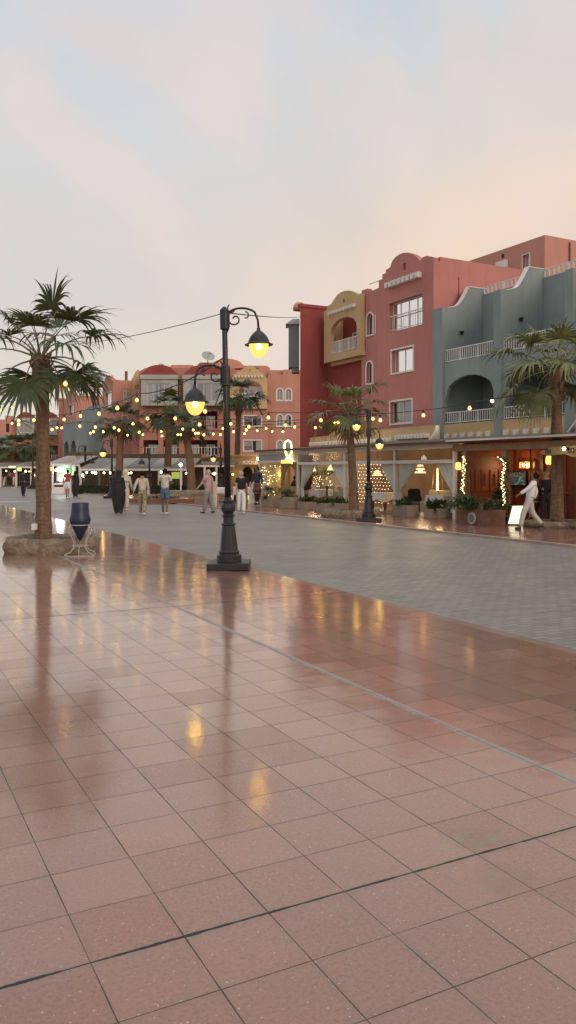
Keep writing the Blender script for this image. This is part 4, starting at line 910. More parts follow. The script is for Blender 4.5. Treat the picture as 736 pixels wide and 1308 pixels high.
# ============================================================ PLAZA THINGS
def rock_planter(name, label, c, rx, ry, h, seed, rz=0, soil=True):
    rnd = random.Random(seed); root = thing(name, label, 'planter', c); c = Vector(c)
    mb = MB(); n = 72; prof = [(1.0, 0), (1.03, .35), (1.02, .7), (.97, .95), (.90, 1.0), (.82, .93), (.78, .7)]
    vs = []
    for r, z in prof:
        for k in range(n):
            a = 2*math.pi*k/n; p = Vector((math.cos(a), math.sin(a), z*2))
            ca, sa_ = math.cos(a), math.sin(a); e = 1/((abs(ca)**3.2+abs(sa_)**3.2)**(1/3.2))
            w = 1+.05*noise.noise(p*3.1+Vector((seed, 0, 0)))+.045*noise.noise(p*9)
            x, y = rx*r*e*ca*w, ry*r*e*sa_*w
            q = A*x*0+Vector((math.cos(rz)*x-math.sin(rz)*y, math.sin(rz)*x+math.cos(rz)*y, 0))
            vs.append(c+q+Vector((0, 0, h*z*(1+.12*noise.noise(p*6)) if z > 0 else 0)))
    m = len(prof); mb.add(vs, [(i*n+k, i*n+(k+1) % n, (i+1)*n+(k+1) % n, (i+1)*n+k) for i in range(m-1) for k in range(n)])
    mb.build('rock_rim', ROCK, root, smooth=True)
    mb = MB(); mb.add([c+Vector((math.cos(rz)*rx*.86*math.cos(a)-math.sin(rz)*ry*.86*math.sin(a), math.sin(rz)*rx*.86*math.cos(a)+math.cos(rz)*ry*.86*math.sin(a), h*.82)) for a in [2*math.pi*k/24 for k in range(24)]], [tuple(range(24))]); mb.build('soil', M_soil, root, recalc=False)
    return root
def rockmat():
    m = bpy.data.materials.new('rubble_stone'); m.use_nodes = True; t = m.node_tree; b = t.nodes['Principled BSDF']; b.inputs['Roughness'].default_value = .9
    tcx = t.nodes.new('ShaderNodeTexCoord'); v = t.nodes.new('ShaderNodeTexVoronoi'); t.links.new(tcx.outputs['Object'], v.inputs[0]); v.inputs['Scale'].default_value = 9; v.feature = 'F1'
    n_ = nnoise(t, tcx.outputs['Object'], 7, 8, .7, .6)
    c = nmix(t, nrange(t, n_, .32, .66), (.10, .065, .042), (.36, .29, .21)); c = nmix(t, nrange(t, v.outputs[0], .0, .9, 0, .5), c, (.16, .125, .095))
    t.links.new(c, b.inputs['Base Color'])
    bp = t.nodes.new('ShaderNodeBump'); bp.inputs['Strength'].default_value = 1; bp.inputs['Distance'].default_value = .05; t.links.new(nmath(t, 'ADD', n_, nmath(t, 'MULTIPLY', v.outputs[0], -.6)), bp.inputs['Height']); t.links.new(bp.outputs[0], b.inputs['Normal'])
    return m
ROCK = rockmat()
rock_planter('stone_planter', 'low rough stone ring planter round the nearest palm at the left of the plaza', (pA.x+.16, pA.y+.1, 0), .93, .80, .32, 3)
mb = MB(); jb_ = pA+Vector((-.13, -.26, .48)); mb.box(P0, jb_.x-.055, jb_.x+.055, jb_.z, jb_.z+.13, jb_.y, jb_.y+.07)
tag(mb.build('junction_box', M_white, bevel=.008), 'small white electrical box fixed low on the nearest palm trunk', 'electrical box')
rock_planter('stone_planter', 'rough stone ring planter under the middle palm and beside the far lamp post', (pM.x-.1, pM.y-.1, SW), 1.0, .75, .28, 5, rz=-.3)
rock_planter('stone_planter', 'wide low stone planter at the foot of the stout palm at the right edge', (pR.x+1.0, pR.y-.1, SW), 1.9, .75, .20, 8, rz=0)
for i, (u, v, r, lab) in enumerate(((203, 641, 1.1, 'low stone planter on the pavement behind the man in denim shorts'), (239, 634, 1.2, 'low stone planter under the short leaning palm'), (303, 630, 1.1, 'low stone planter under the palm right of the near lamp pole'))):
    g_ = G(u, v); rock_planter('stone_planter', lab, (g_.x, g_.y, SW), r, .8, .35, 11+i)
def amphora(label, loc, mcol, k=1.0, rz=0):
    root = thing('litter_bin', label, 'litter bin', (0, 0, 0), group='amphora shaped bins on wire stands')
    mb = MB(); mb.lathe((0, 0, 0), [(r*k, z*k) for r, z in [(.012, .30), (.05, .345), (.12, .50), (.165, .60), (.20, .67), (.215, .73), (.205, .78), (.185, .84), (.175, .93), (.170, 1.06), (.165, 1.075), (.155, 1.07), (.15, .95)]], 28, cap=True); mb.build('urn', mcol, root, smooth=True)
    mb = MB()
    ring = lambda r, z: [Vector((r*k*math.cos(a), r*k*math.sin(a), z*k)) for a in [2*math.pi*i/24 for i in range(25)]]
    mb.tube(ring(.183, .625), .011*k, 6)
    for j in range(4):
        a = math.pi/4+j*math.pi/2 if j % 2 else math.pi/4+j*math.pi/2; d = Vector((math.cos(a), math.sin(a), 0))
        pts = [d*.185+Vector((0, 0, .625)), d*.25+Vector((0, 0, .63)), d*.29+Vector((0, 0, .57)), d*.27+Vector((0, 0, .48)), d*.20+Vector((0, 0, .36)), d*.155+Vector((0, 0, .27)), d*.17+Vector((0, 0, .16)), d*.25+Vector((0, 0, .08)), d*.37+Vector((0, 0, .05)), d*.40+Vector((0, 0, .015))]
        mb.tube([p*k for p in pts], .010*k, 6)
    mb.tube(ring(.16, .20), .010*k, 6)
    q = .285
    mb.tube([Vector(p)*k for p in ((-q, -q, .012), (q, -q, .012), (q, q, .012), (-q, q, .012), (-q, -q, .012))], .012*k, 6)
    mb.tube([Vector((0, -.16, .2))*k, Vector((0, -.28, .012))*k], .008*k, 5)
    mb.build('wire_stand', mat('painted_wire', (.40, .38, .33), .5, .1), root, smooth=True)
    root.location = loc; root.rotation_euler = (0, 0, rz); return root
g_ = G(102.5, 709.5); amphora('dark navy amphora shaped bin on a pale wire stand beside the stone planter', g_, mat('navy_enamel', (.016, .026, .062), .42, .2, 3, spec=.4), 1.0, R(8))
g_ = G(684, 671); amphora('burgundy amphora shaped bin on a pale stand between the striding man and the stout palm', Vector((g_.x, g_.y, SW)), mat('burgundy_enamel', (.085, .013, .013), .4, .2, 3), 1.12, R(20))
g_ = G(328.5, 648); amphora('burgundy amphora shaped bin standing in front of the waiter near the menu stands', Vector((g_.x, g_.y, SW)), mat('burgundy_enamel', (.085, .013, .013), .4, .2, 3), 1.0, R(10))

# ============================================================ STRING LIGHTS
_bulb = None
def strings(label, pts, ends, ns, r=.045, sag=.12):
    """pts: where each bulb hangs (picture spot u,v taken on the height 3.5 m wire)"""
    root = thing('string_lights', label, 'string lights', (0, 0, 0), group='festoon light strings over the promenade')
    P = []
    for p in pts:
        u, v = p[:2]; z = p[2] if len(p) > 2 else 3.5
        Y = (z-H)*F/(600-v); P.append(Vector(((u-368)/F*Y, Y, z)))
    root.location = (P[0].x, P[0].y, 0); off = root.location
    full = [Vector(ends[0])] + P + [Vector(ends[1])] if ends else P
    path = []
    for i in range(len(full)-1):
        a, b = full[i]+Vector((0, 0, .16)), full[i+1]+Vector((0, 0, .16)); L_ = (b-a).length
        path += catenary(a, b, min(.5, .012*L_*L_*.35), 5)[:-1]
    path.append(full[-1]+Vector((0, 0, .16)))
    mb = MB(); mb.tube(path, .013, 5); mb.build('cable', M_wire, root)
    global _bulb
    if _bulb is None:
        mb = MB(); mb.lathe((0, 0, 0), [(.4, .03), (.62, .0), (.95, -.05*22), (1.0, -.07*22), (.85, -.095*22), (.4, -.115*22), (.05, -.12*22)] and [(.42, .2), (.55, -.1), (.95, -.8), (1.0, -1.15), (.85, -1.6), (.45, -1.95), (.05, -2.05)], 10)
        me1 = mb.build('bulb', M_warm, None, smooth=True); mb = MB(); mb.lathe((0, 0, 0), [(.3, 1.6), (.5, 1.4), (.55, .3), (.45, .15)], 8); me2 = mb.build('socket', M_iron, None)
        mb = MB(); mb.ball((0, 0, -.95), .55, 8); me3 = mb.build('filament', M_warm, None); me1.data.materials.clear(); me1.data.materials.append(BULBG)
        _bulb = (me1.data, me2.data, me3.data); bpy.data.objects.remove(me1); bpy.data.objects.remove(me2); bpy.data.objects.remove(me3)
    rb_ = random.Random(ns)
    for p in P:
        b = bpy.data.objects.new('bulb', _bulb[0]); C.objects.link(b); b.parent = root; b.location = p-off+Vector((0, 0, .05)); r_ = r*1.08*rb_.uniform(.85, 1.12); b.scale = (r_, r_, r_)
        s_ = bpy.data.objects.new('socket', _bulb[1]); C.objects.link(s_); s_.parent = b; s_.location = (0, 0, 0)
        s_ = bpy.data.objects.new('filament', _bulb[2]); C.objects.link(s_); s_.parent = b
    return root
SL = [
 ('festoon string nearest the big palm, rising above the far roofs at the left edge', [(-14, 527), (0, 524), (14.4, 520), (28.5, 516), (61.4, 505), (83.7, 490)], ((-13, 30, 3.4), (-5.3, 17.4, 3.9)), .050),
 ('festoon string from the far left palms passing behind the big trunk', [(15.5, 540.7), (24, 537), (43.5, 536), (62, 536.6), (82, 535.5), (103, 531), (126.6, 528), (150, 520.6), (175, 511)], ((-23.5, 75, 4.0), (-1.10, 14.4, 3.6)), .056),
 ('festoon string crossing in front of the grey arched block', [(24, 541.5), (66.6, 548), (73, 546.4), (79, 546.4), (102, 543.7), (122, 545), (146, 546), (170, 541), (188.5, 534), (224, 534), (262, 525)], ((-15.9, 64, 3.6), (-1.10, 14.4, 3.35)), .06),
 ('festoon string along the low middle of the street ending near the arched windows', [(115.5, 553), (119.5, 551), (132, 551), (152, 549), (178, 551.6), (206, 551), (233.4, 548), (255, 541.5), (295, 541), (343, 533)], ((-10.8, 50, 3.6), (2.66, 26.96, 3.6)), .065),
 ('long festoon string passing the middle palm to the right hand buildings', [(163, 555.6), (182.6, 555), (207, 556.6), (227, 555), (247, 549), (285, 547), (318, 544.4), (365, 542.5), (410, 536), (476.6, 534.6), (541, 530), (600, 521)], ((-9.9, 58, 3.4), (7.95, 24.2, 4.05)), .062),
 ('festoon string in front of the salmon building reaching the glass pavilion', [(231, 555), (250, 553), (260.6, 555), (281.6, 554.7), (298.4, 551), (314.7, 548.7), (340, 547), (376.5, 545), (409.7, 544), (432, 539), (486, 536)], ((-4.96, 60, 3.6), (2.75, 26.96, 3.45)), .06),
 ('lowest festoon string hanging behind the near lamp pole', [(253.4, 553), (272.5, 554), (312.5, 553.7), (328.7, 550), (347.8, 551), (361.5, 551), (403, 546), (428, 540)], ((-4.96, 60, 3.3), (2.6, 26.96, 3.5)), .06)]
for i, (lab, pts, ends, r) in enumerate(SL): strings(lab, pts, ends, i, r)

# ============================================================ GLASS PAVILION RESTAURANT (street side t = 18.1)
TP = 18.1; q = lambda u: su(u, TP)
def txt(body, name, P_, size, m, par=None, ext=.01, flip=False, label=None, align='CENTER'):
    cu = bpy.data.curves.new(name, 'FONT'); cu.body = body; cu.size = size; cu.extrude = ext; cu.align_x = align; cu.align_y = 'CENTER'
    tmp = bpy.data.objects.new('tmp', cu); C.objects.link(tmp); dg = bpy.context.evaluated_depsgraph_get(); me = bpy.data.meshes.new_from_object(tmp.evaluated_get(dg)); bpy.data.objects.remove(tmp)
    me.name = name; me.materials.clear(); me.materials.append(m); o = bpy.data.objects.new(name, me); C.objects.link(o)
    return o
pav = thing('glass_restaurant', 'white framed glass pavilion restaurant with tied curtains and a long sloping roof', 'restaurant', W(28, TP+2, SW))
sp = [q(332), q(381), q(441), q(505), q(581)]
zr_t, zr_b, zr_m = 2.62, 2.50, 2.04
for u_, s_ in zip((332, 381, 441, 505, 581), sp):
    mb = MB(); mb.box(PT, s_-.055, s_+.055, SW, zr_t-.12, TP-.05, TP+.06); mb.build('post', M_frame, pav)
mb = MB(); mb.box(PT, sp[4]-.08, sp[0]+.06, zr_t-.115, zr_t+.01, TP-.09, TP+.09); mb.box(PT, sp[4]+.06, sp[1], zr_m-.06, zr_m+.06, TP-.07, TP+.05); mb.box(PT, sp[1]+.06, sp[0], zr_m+.08, zr_m+.16, TP-.04, TP+.04); mb.build('rails', M_frame, pav)
for i in range(1, 4):
    mb = MB(); mb.box(PT, sp[i+1]+.06, sp[i]-.06, zr_m+.07, zr_t-.12, TP-.006, TP+.0); mb.build('transom_glass', glassmat('transom_film', (.8, .74, .66), 1.0, .05, 1.12), pav)
mb = MB(); mb.box(PT, sp[1]+.06, sp[0]-.06, zr_m+.17, zr_t-.12, TP-.01, TP+.03); mb.build('grey_fascia_panel', M_lightgrey, pav)
# roof: sloping slab with fascia, running on over the wooden restaurant too
ROOFM = mat('reed_roof', (.10, .078, .06), .9, .35, 14, .5, 60)
mb = MB(); s0r, s1r = q(581)-.1, sp[0]-3.2
P_r = lambda s_, t_, z_: W(s_, t_, z_)
mb.add([P_r(s0r, TP-.35, 2.64), P_r(sp[0], TP-.35, 2.64), P_r(sp[0], 26.08, 3.2), P_r(s0r, 26.08, 3.2), P_r(s0r, TP-.35, 2.74), P_r(sp[0], TP-.35, 2.74), P_r(sp[0], 26.08, 3.32), P_r(s0r, 26.08, 3.32)], [(0, 1, 2, 3), (4, 5, 6, 7), (0, 1, 5, 4), (1, 2, 6, 5), (2, 3, 7, 6), (3, 0, 4, 7)]); mb.build('roof', ROOFM, pav)
M_inside = mat('inside_wall', (.19, .12, .08), .85, .3, 1.2)
mb = MB(); mb.box(PT, sp[4]-.05, sp[0]-.3, SW, 3.1, 24.4, 24.6); mb.box(PT, sp[4]-.05, sp[4]+.1, SW, 2.6, TP+.2, 24.39); mb.build('back_wall', M_inside, pav)
mb = MB(); mb.box(PT, sp[4]-.04, sp[0]-.1, SW+.002, SW+.02, TP, 24.39); mb.build('floor', mat('restaurant_floor', (.14, .09, .065), .35, .2, 2), pav)
# low seat bench / half wall inside
def curtain(par, s0, s1, side, z1=2.0, z0=.25, tt=TP+.12, m=None):
    """gathered curtain hanging from the rail, swept to the post on `side` (+1 = far post, -1 = near post)"""
    mb = MB(); nx, nz_ = 40, 16; vs = []
    a_post = s1 if side > 0 else s0; a_free = s0 if side > 0 else s1
    for j in range(nz_+1):
        qz = j/nz_; z = z1+(z0-z1)*qz
        wdt = (1-min(1, qz/.62)**1.15*.86) if qz < .62 else .14+.10*((qz-.62)/.38)
        for i in range(nx+1):
            qi = i/nx; a = a_post+(a_free-a_post)*qi*wdt
            vs.append(PT(a, z, tt+.045*math.sin(qi*34+j*.12)*(1.0)))
    mb.add(vs, [(j*(nx+1)+i, j*(nx+1)+i+1, (j+1)*(nx+1)+i+1, (j+1)*(nx+1)+i) for j in range(nz_) for i in range(nx)])
    o = mb.build('curtain', m or M_sheer, par, smooth=True, recalc=False); return o
for i in (1, 2, 3):
    w_ = (sp[i]-sp[i+1])
    if i != 2: curtain(pav, sp[i]-w_*.34, sp[i]-.06, 1)
    curtain(pav, sp[i+1]+.06, sp[i+1]+w_*.34, -1)
def pt_light(loc, e, col=(1, .70, .38), r=.12, name='lamp_glow'):
    l = bpy.data.lights.new(name, 'POINT'); l.energy = e; l.color = col; l.shadow_soft_size = r; o = bpy.data.objects.new(name, l); C.objects.link(o); o.location = loc; return o
def pendant(loc, label, style='bell', k=1.0, zc=2.55, e=8, grp='pendant lamps in the restaurants'):
    root = thing('pendant_lamp', label, 'lamp', loc, group=grp); c = Vector(loc)
    if style == 'bell':
        mb = MB(); mb.lathe(c, [(.03*k, .16*k), (.06*k, .13*k), (.12*k, .05*k), (.17*k, -.04*k), (.165*k, -.045*k), (.10*k, .05*k)], 14, cap=False); mb.build('lamp_shade', emis('glowing_shade', (1, .72, .34), 1.3), root, smooth=True)
    elif style == 'tier':
        for j in range(3):
            mb = MB(); r = (.09+.035*j)*k; mb.lathe(c, [(r*.8, (.16-.09*j)*k), (r, (.11-.09*j)*k), (r*.98, (.105-.09*j)*k)], 16, cap=False); mb.build('shade_tier', emis('glowing_shade', (1, .72, .34), 1.3), root)
    else:
        mb = MB(); mb.lathe(c, [(.07*k, .17*k), (.11*k, .10*k), (.12*k, -.08*k), (.08*k, -.15*k)], 8); mb.build('lantern_body', emis('amber_lantern', (1, .50, .12), 2.2), root)
        mb = MB(); mb.lathe(c, [(.02*k, .26*k), (.09*k, .18*k), (.125*k, .16*k)], 8); mb.build('lantern_cap', M_iron, root)
    if style != 'lantern':
        mb = MB(); mb.ball(c, .045*k, 8); mb.build('bulb', M_warmw, root)
    mb = MB(); mb.tube([c+Vector((0, 0, .16*k)), Vector((c.x, c.y, zc))], .006, 4); mb.build('cord', M_wire, root)
    l = pt_light((0, 0, -.12*k), e); l.parent = root
    return root
def at(u, t_, z): s_ = su(u, t_); return W(s_, t_, z)
def zt(v, u, t_): return onT(u, v, t_)[1]
pendant(at(520, 19.6, zt(594, 520, 19.6)), 'white bell pendant lamp at the left of the right hand glass bay', 'bell', 1.2, e=10)
pendant(at(537, 20.0, zt(601, 537, 20.0)), 'tiered woven pendant lamp in the middle of the right hand glass bay', 'tier', 1.5, e=12)
pendant(at(398, 20.5, zt(600, 398, 20.5)), 'yellow glowing pendant lamp in the left glass bay', 'bell', 1.5, e=16)
pendant(at(424, 20.2, zt(599, 424, 20.2)), 'pinkish pendant lamp in the left glass bay, right of the yellow one', 'bell', 1.5, e=14)
pendant(at(482, 20.4, zt(606, 482, 20.4)), 'yellow pendant glow in the middle bay behind the far lamp post', 'bell', 1.3, e=5)
# a glowing pyramid heater
h0 = at(559, 20.6, SW); hz = SW
ht = thing('patio_heater', 'tall glowing glass tube patio heater behind the right hand glass bay', 'heater', h0)
mb = MB(); mb.lathe(h0, [(.26, .02), (.26, .55), (.24, .56)], 4); mb.build('base', mat('brass_base', (.25, .16, .08), .4, .2, metal=.6), ht)
for j in range(4):
    a = math.pi/4*0+j*math.pi/2; mb = MB(); d = Vector((math.cos(a), math.sin(a), 0)); mb.tube([h0+d*.25+Vector((0, 0, .55)), h0+d*.12+Vector((0, 0, 1.95))], .014, 5); mb.build('corner_bar', mat('brass_bar', (.45, .24, .09), .35, .1, metal=.8), ht)
mb = MB(); mb.tube([h0+Vector((0, 0, .60)), h0+Vector((0, 0, 1.2)), h0+Vector((0, 0, 1.75))], [.05, .035, .012], 8); mb.build('flame_tube', emis('flame', (1, .50, .10), 22), ht, smooth=True)
mb = MB(); mb.lathe(h0, [(.15, 1.95), (.17, 1.97), (.02, 2.05)], 4); mb.build('hood', M_iron, ht)
l = pt_light((0, -.35, 1.2), 14, (1, .55, .2), .15); l.parent = ht
# curtain of fairy lights (net) in the middle bay and lit tree in the left bay
def lightdots(pts, r, m, name, par, stuff=False):
    mb = MB()
    for p in pts:
        p = Vector(p); mb.add([p+Vector(d)*r for d in ((1, 0, 0), (-1, 0, 0), (0, 1, 0), (0, -1, 0), (0, 0, 1), (0, 0, -1))], [(0, 2, 4), (2, 1, 4), (1, 3, 4), (3, 0, 4), (2, 0, 5), (1, 2, 5), (3, 1, 5), (0, 3, 5)])
    o = mb.build(name, m, par, recalc=False)
    if stuff: o['kind'] = 'stuff'
    return o
for u_ in (400, 425, 480, 540): pt_light(at(u_, 21.8, 2.5), 130, (1, .72, .42), .3, 'added_warm_fill')  # fill lights without fixtures, added to brighten the glass bays
fn = thing('fairy_light_screen', 'screen of many tiny warm fairy lights in the middle glass bay', 'fairy lights', at(476, 20.2, SW))
rnd = random.Random(5); pts = []
for i in range(11):
    for j in range(12):
        u = 458+i*4.0+(2.0 if j % 2 else 0); 
        if u > 499: continue
        z = zt(594+j*4.3, 470, 20.2); pts.append(at(u+rnd.uniform(-.3, .3), 20.2, z+rnd.uniform(-.015, .015)))
lightdots(pts, .017, emis('dim_fairy', (1, .78, .40), 5), 'fairy_lights', fn, True)
mb = MB()
for i in range(15): 
    a = su(458+i*2.9, 20.24); mb.tube([PT(a, .5, 20.24), PT(a, 2.0, 20.24)], .004, 4)
mb.build('wires', M_wire, fn)
# foliage helper
def leaves(pts, size, m, name, par, seed=0, kind=None):
    rnd = random.Random(seed); mb = MB()
    for p in pts:
        p = Vector(p); d = Vector((rnd.gauss(0, 1), rnd.gauss(0, 1), rnd.gauss(0, .8)+.3)).normalized(); x = d.cross(Vector((rnd.random(), rnd.random(), 1))).normalized(); s_ = size*rnd.uniform(.6, 1.4)
        mb.add([p, p+d*s_*.5+x*s_*.28, p+d*s_, p+d*s_*.5-x*s_*.28], [(0, 1, 2, 3)])
    o = mb.build(name, m, par, recalc=False)
    if kind: o['kind'] = kind
    return o
def blobpts(c, rx, ry, rz_, n, seed):
    rnd = random.Random(seed); out = []
    cl = [(rnd.uniform(-1, 1), rnd.uniform(-1, 1), rnd.uniform(-1, 1), rnd.uniform(.25, .5)) for _ in range(9)]
    while len(out) < n:
        a = rnd.choice(cl); v = Vector((rnd.gauss(0, 1), rnd.gauss(0, 1), rnd.gauss(0, 1))).normalized()*a[3]*rnd.random()**.4
        q_ = Vector((a[0]*.62, a[1]*.62, a[2]*.62))+v
        out.append(Vector(c)+Vector((q_.x*rx, q_.y*ry, q_.z*rz_)))
    return out
LEAF = leafmat('shrub_leaf', (.030, .055, .016), (.08, .12, .035)); HEDGE = leafmat('hedge_leaf', (.018, .035, .010), (.045, .075, .02)); SUC = leafmat('pale_plant_leaf', (.06, .09, .04), (.13, .17, .08))
lt = thing('lit_olive_tree', 'indoor tree wrapped in small lights in the left glass bay', 'tree', at(410, 21.4, SW)); c0 = at(410, 21.4, SW)
mb = MB(); mb.tube([c0, c0+Vector((.03, 0, .6)), c0+Vector((-.05, 0, 1.1)), c0+Vector((.1, 0, 1.6))], [.07, .06, .05, .03], 7); mb.tube([c0+Vector((-.04, 0, .95)), c0+Vector((-.35, 0, 1.4)), c0+Vector((-.5, .1, 1.7))], [.04, .03, .015], 6); mb.tube([c0+Vector((-.04, 0, 1.1)), c0+Vector((.4, 0, 1.5)), c0+Vector((.55, .1, 1.8))], [.04, .03, .015], 6); mb.build('trunk', M_lightwood, lt, smooth=True)
leaves(blobpts(c0+Vector((0, 0, 1.55)), 1.0, .7, .55, 700, 4), .09, LEAF, 'crown', lt, 3)
lightdots(blobpts(c0+Vector((0, -.1, 1.35)), 1.05, .5, .75, 50, 8), .014, M_fairy, 'fairy_lights', lt, True)

def table(label, loc, w=.9, d=.8, cloth=True, rz=0, grp='cloth covered restaurant tables'):
    root = thing('dining_table', label, 'table', (0, 0, 0), group=grp)
    mb = MB(); mb.box(P0, -w/2, w/2, .71, .75, -d/2, d/2); mb.build('tabletop', M_lightwood, root)
    for sx_ in (-1, 1):
        for sy_ in (-1, 1):
            mb = MB(); mb.box(P0, sx_*(w/2-.06)-.025, sx_*(w/2-.06)+.025, 0, .708, sy_*(d/2-.06)-.025, sy_*(d/2-.06)+.025); mb.build('leg', M_wood, root)
    if cloth:
        mb = MB(); n = 48; vs = []
        for j, (z, f) in enumerate(((.756, .0), (.756, .98), (.735, 1.03), (.60, 1.05), (.42, 1.08))):
            for i in range(n):
                a = 2*math.pi*i/n; ca, sa_ = math.cos(a), math.sin(a); e = 1/max(abs(ca), abs(sa_)); e = e if f < 1.04 else e*(1+.03*math.sin(a*10+1))
                vs.append(Vector((w/2*ca*e*f, d/2*sa_*e*f, z+(0 if z > .5 else .05*math.cos(a*4)*1))))
        mb.add(vs, [(j*n+i, j*n+(i+1) % n, (j+1)*n+(i+1) % n, (j+1)*n+i) for j in range(4) for i in range(n)]); mb.build('tablecloth', M_cloth, root, recalc=False)
    root.location = loc; root.rotation_euler = (0, 0, rz); return root
def chair(label, loc, rz=0, m=None, armchair=False, grp='restaurant chairs'):
    m = m or M_wood; root = thing('chair', label, 'chair', (0, 0, 0), group=grp)
    mb = MB(); mb.box(P0, -.24, .24, .41, .47, -.24, .24); mb.build('seat', M_seat, root, bevel=.012)
    mb = MB(); mb.ext(P0, [(-.23, .475), (.23, .475), (.25, .90), (.15, .97), (-.15, .97), (-.25, .90)], [], .20, .25); mb.build('backrest', m, root, bevel=.01)
    for sx_ in (-1, 1):
        for sy_ in (-1, 1):
            mb = MB(); mb.tube([Vector((sx_*.21, sy_*.21, .408)), Vector((sx_*.23, sy_*.24, 0))], .02, 6); mb.build('leg', m, root)
    if armchair:
        for sx_ in (-1, 1):
            mb = MB(); mb.box(P0, sx_*.27-.03, sx_*.27+.03, .475, .68, -.22, .22); mb.build('armrest', m, root, bevel=.01)
    root.location = loc; root.rotation_euler = (0, 0, rz); return root
M_seat = mat('seat_fabric', (.28, .26, .23), .9, .15, 8); M_dkfab = mat('dark_fabric', (.03, .028, .027), .9, .2, 8); M_palefab = mat('pale_fabric', (.42, .40, .37), .9, .1, 5)
RS = math.atan2(A.y, A.x)
tb = table('white clothed table low in the left glass bay', at(411, 19.6, SW), 1.0, .8, True, RS)
table('white clothed table in the middle bay right of the fairy lights', at(492, 19.2, SW), .85, .8, True, RS+.1)
table('white clothed table near the heater in the right hand glass bay', at(566, 19.1, SW), 1.0, .8, True, RS)
chair('dark armchair beside the white table in the right hand glass bay', at(527, 18.9, SW), RS+1.2, M_dkfab, True)
chair('pale armchair left of the table in the left glass bay', at(395, 19.8, SW), RS+2.2, M_palefab, True)
chair('dark chair right of the table in the left glass bay', at(424, 19.4, SW), RS-.6, M_dkfab)
chair('pale armchair by the right end of the left glass bay', at(434, 19.8, SW), RS-.9, M_palefab, True)
def sofa(label, s0, s1, tt):
    root = thing('bench_sofa', label, 'sofa', W((s0+s1)/2, tt, SW)); mb = MB(); mb.box(PT, s0, s1, SW, .45, tt, tt+.6); mb.build('seat', M_palefab, root, bevel=.03)
    mb = MB(); mb.box(PT, s0, s1, .455, .92, tt+.5, tt+.7); mb.build('backrest', M_palefab, root, bevel=.03)
sofa('long pale bench sofa along the back of the left glass bay', su(436, 20.9), su(386, 20.9), 20.9)
sofa('long pale bench sofa behind the white table in the right hand glass bay', su(576, 20.0), su(535, 20.0), 20.0)
def planter_box(label, u, v, w, h, d=.5, m=None, plant=True, seed=0, tall=.3):
    g0 = G(u, v); loc = Vector((g0.x, g0.y+.2, SW)); root = thing('planter_box', label, 'planter', loc, group='planters along the restaurant fronts')
    mb = MB(); X = A; vs = []
    P_ = lambda a, z, dd: loc+A*a*-1+B*dd+Vector((0, 0, z))
    mb.ext(lambda a, y, z: loc-A*a+B*y+Vector((0, 0, z)), rect(-w/2, w/2, 0, d), [rect(-w/2+.05, w/2-.05, .05, d-.05)], 0, h); mb.build('box', m or M_boxp, root, bevel=.01)
    mb = MB(); mb.box(P_, -w/2+.051, w/2-.051, h*.4, h-.06, .051, d-.051); mb.build('soil', M_soil, root)
    if plant: leaves(blobpts(loc+B*d/2+Vector((0, 0, h+tall*.35)), w*.55, .3, tall, 420, seed), .09, LEAF, 'plant', root, seed)
    return root
M_boxp = mat('beige_planter', (.30, .235, .18), .85, .12, 5, .15, 40, dirt=.3)
for i, (u, v, w, h, tall, lab) in enumerate([(341, 649, 1.0, .5, .35, 'square beige planter under the lit lattice wall'), (364, 651, 1.0, .5, .25, 'square beige planter below the arched opening'), (384, 652, .8, .32, .12, 'low beige planter at the first white post'),
    (408, 655, .9, .34, .14, 'low beige planter in front of the left glass bay'), (430, 656, .9, .36, .14, 'low beige planter left of the middle palm'), (512, 662, .95, .42, .16, 'beige planter at the white post left of the dark armchair'),
    (546, 664, .35, .32, .3, 'small beige planter with leafy plant in the right glass bay'), (557, 664, .55, .34, .22, 'wider beige planter beside the small one in the right glass bay')]):
    planter_box(lab, u, v, w, h, seed=20+i, tall=tall)
# left end: lit wicker lattice with arch opening
lw = thing('lattice_wall', 'glowing slatted lattice wall with arched opening at the left end of the glass pavilion', 'wall', W((sp[0]+sp[1])/2, TP+.6, SW))
TL = TP+.35; sl0, sl1 = su(359, TL), su(333, TL)
mb = MB(); rnd = random.Random(2)
for j in range(34):
    z = SW+.08+j*.058; a = sl0
    while a < sl1:
        L_ = rnd.uniform(.15, .5); mb.box(PT, a, min(sl1, a+L_), z, z+.026, TL+rnd.uniform(-.03, .03), TL+.05); a += L_+rnd.uniform(.01, .10)
mb.build('slats', mat('cane_slats', (.50, .40, .20), .7, .25, 9), lw)
mb = MB(); mb.box(PT, sl0, sl1, SW, 2.1, TL+.5, TL+.55); mb.build('backing', mat('warm_plaster', (.42, .32, .16), .9, .15, 2), lw)
mb = MB(); ao_ = [(su(379, TL), SW), (sl0, SW), (sl0, 2.1), (su(379, TL), 2.1)]
mb.ext(PT, ao_, [arch(su(378, TL), sl0-.15, SW+.9, 1.98, rise=.95)], TL, TL+.12); mb.build('arch_surround', mat('warm_plaster2', (.30, .21, .10), .9, .2, 2), lw)
mb = MB(); mb.box(PT, su(379, TL+2), sl0+.5, SW, 2.5, TL+2, TL+2.1); mb.build('inner_wall', M_darkred, lw)
l = pt_light(at(352, TL+.28, 1.5)-lw.location, 16, (1, .78, .30), .08); l.parent = lw
l = pt_light(at(338, TL+.28, 1.2)-lw.location, 10, (1, .78, .30), .08); l.parent = lw
rnd = random.Random(12); lightdots([at(rnd.uniform(334, 358), TL-.05, rnd.uniform(.4, 2.0)) for _ in range(46)], .016, M_fairy, 'fairy_lights', lw, True)
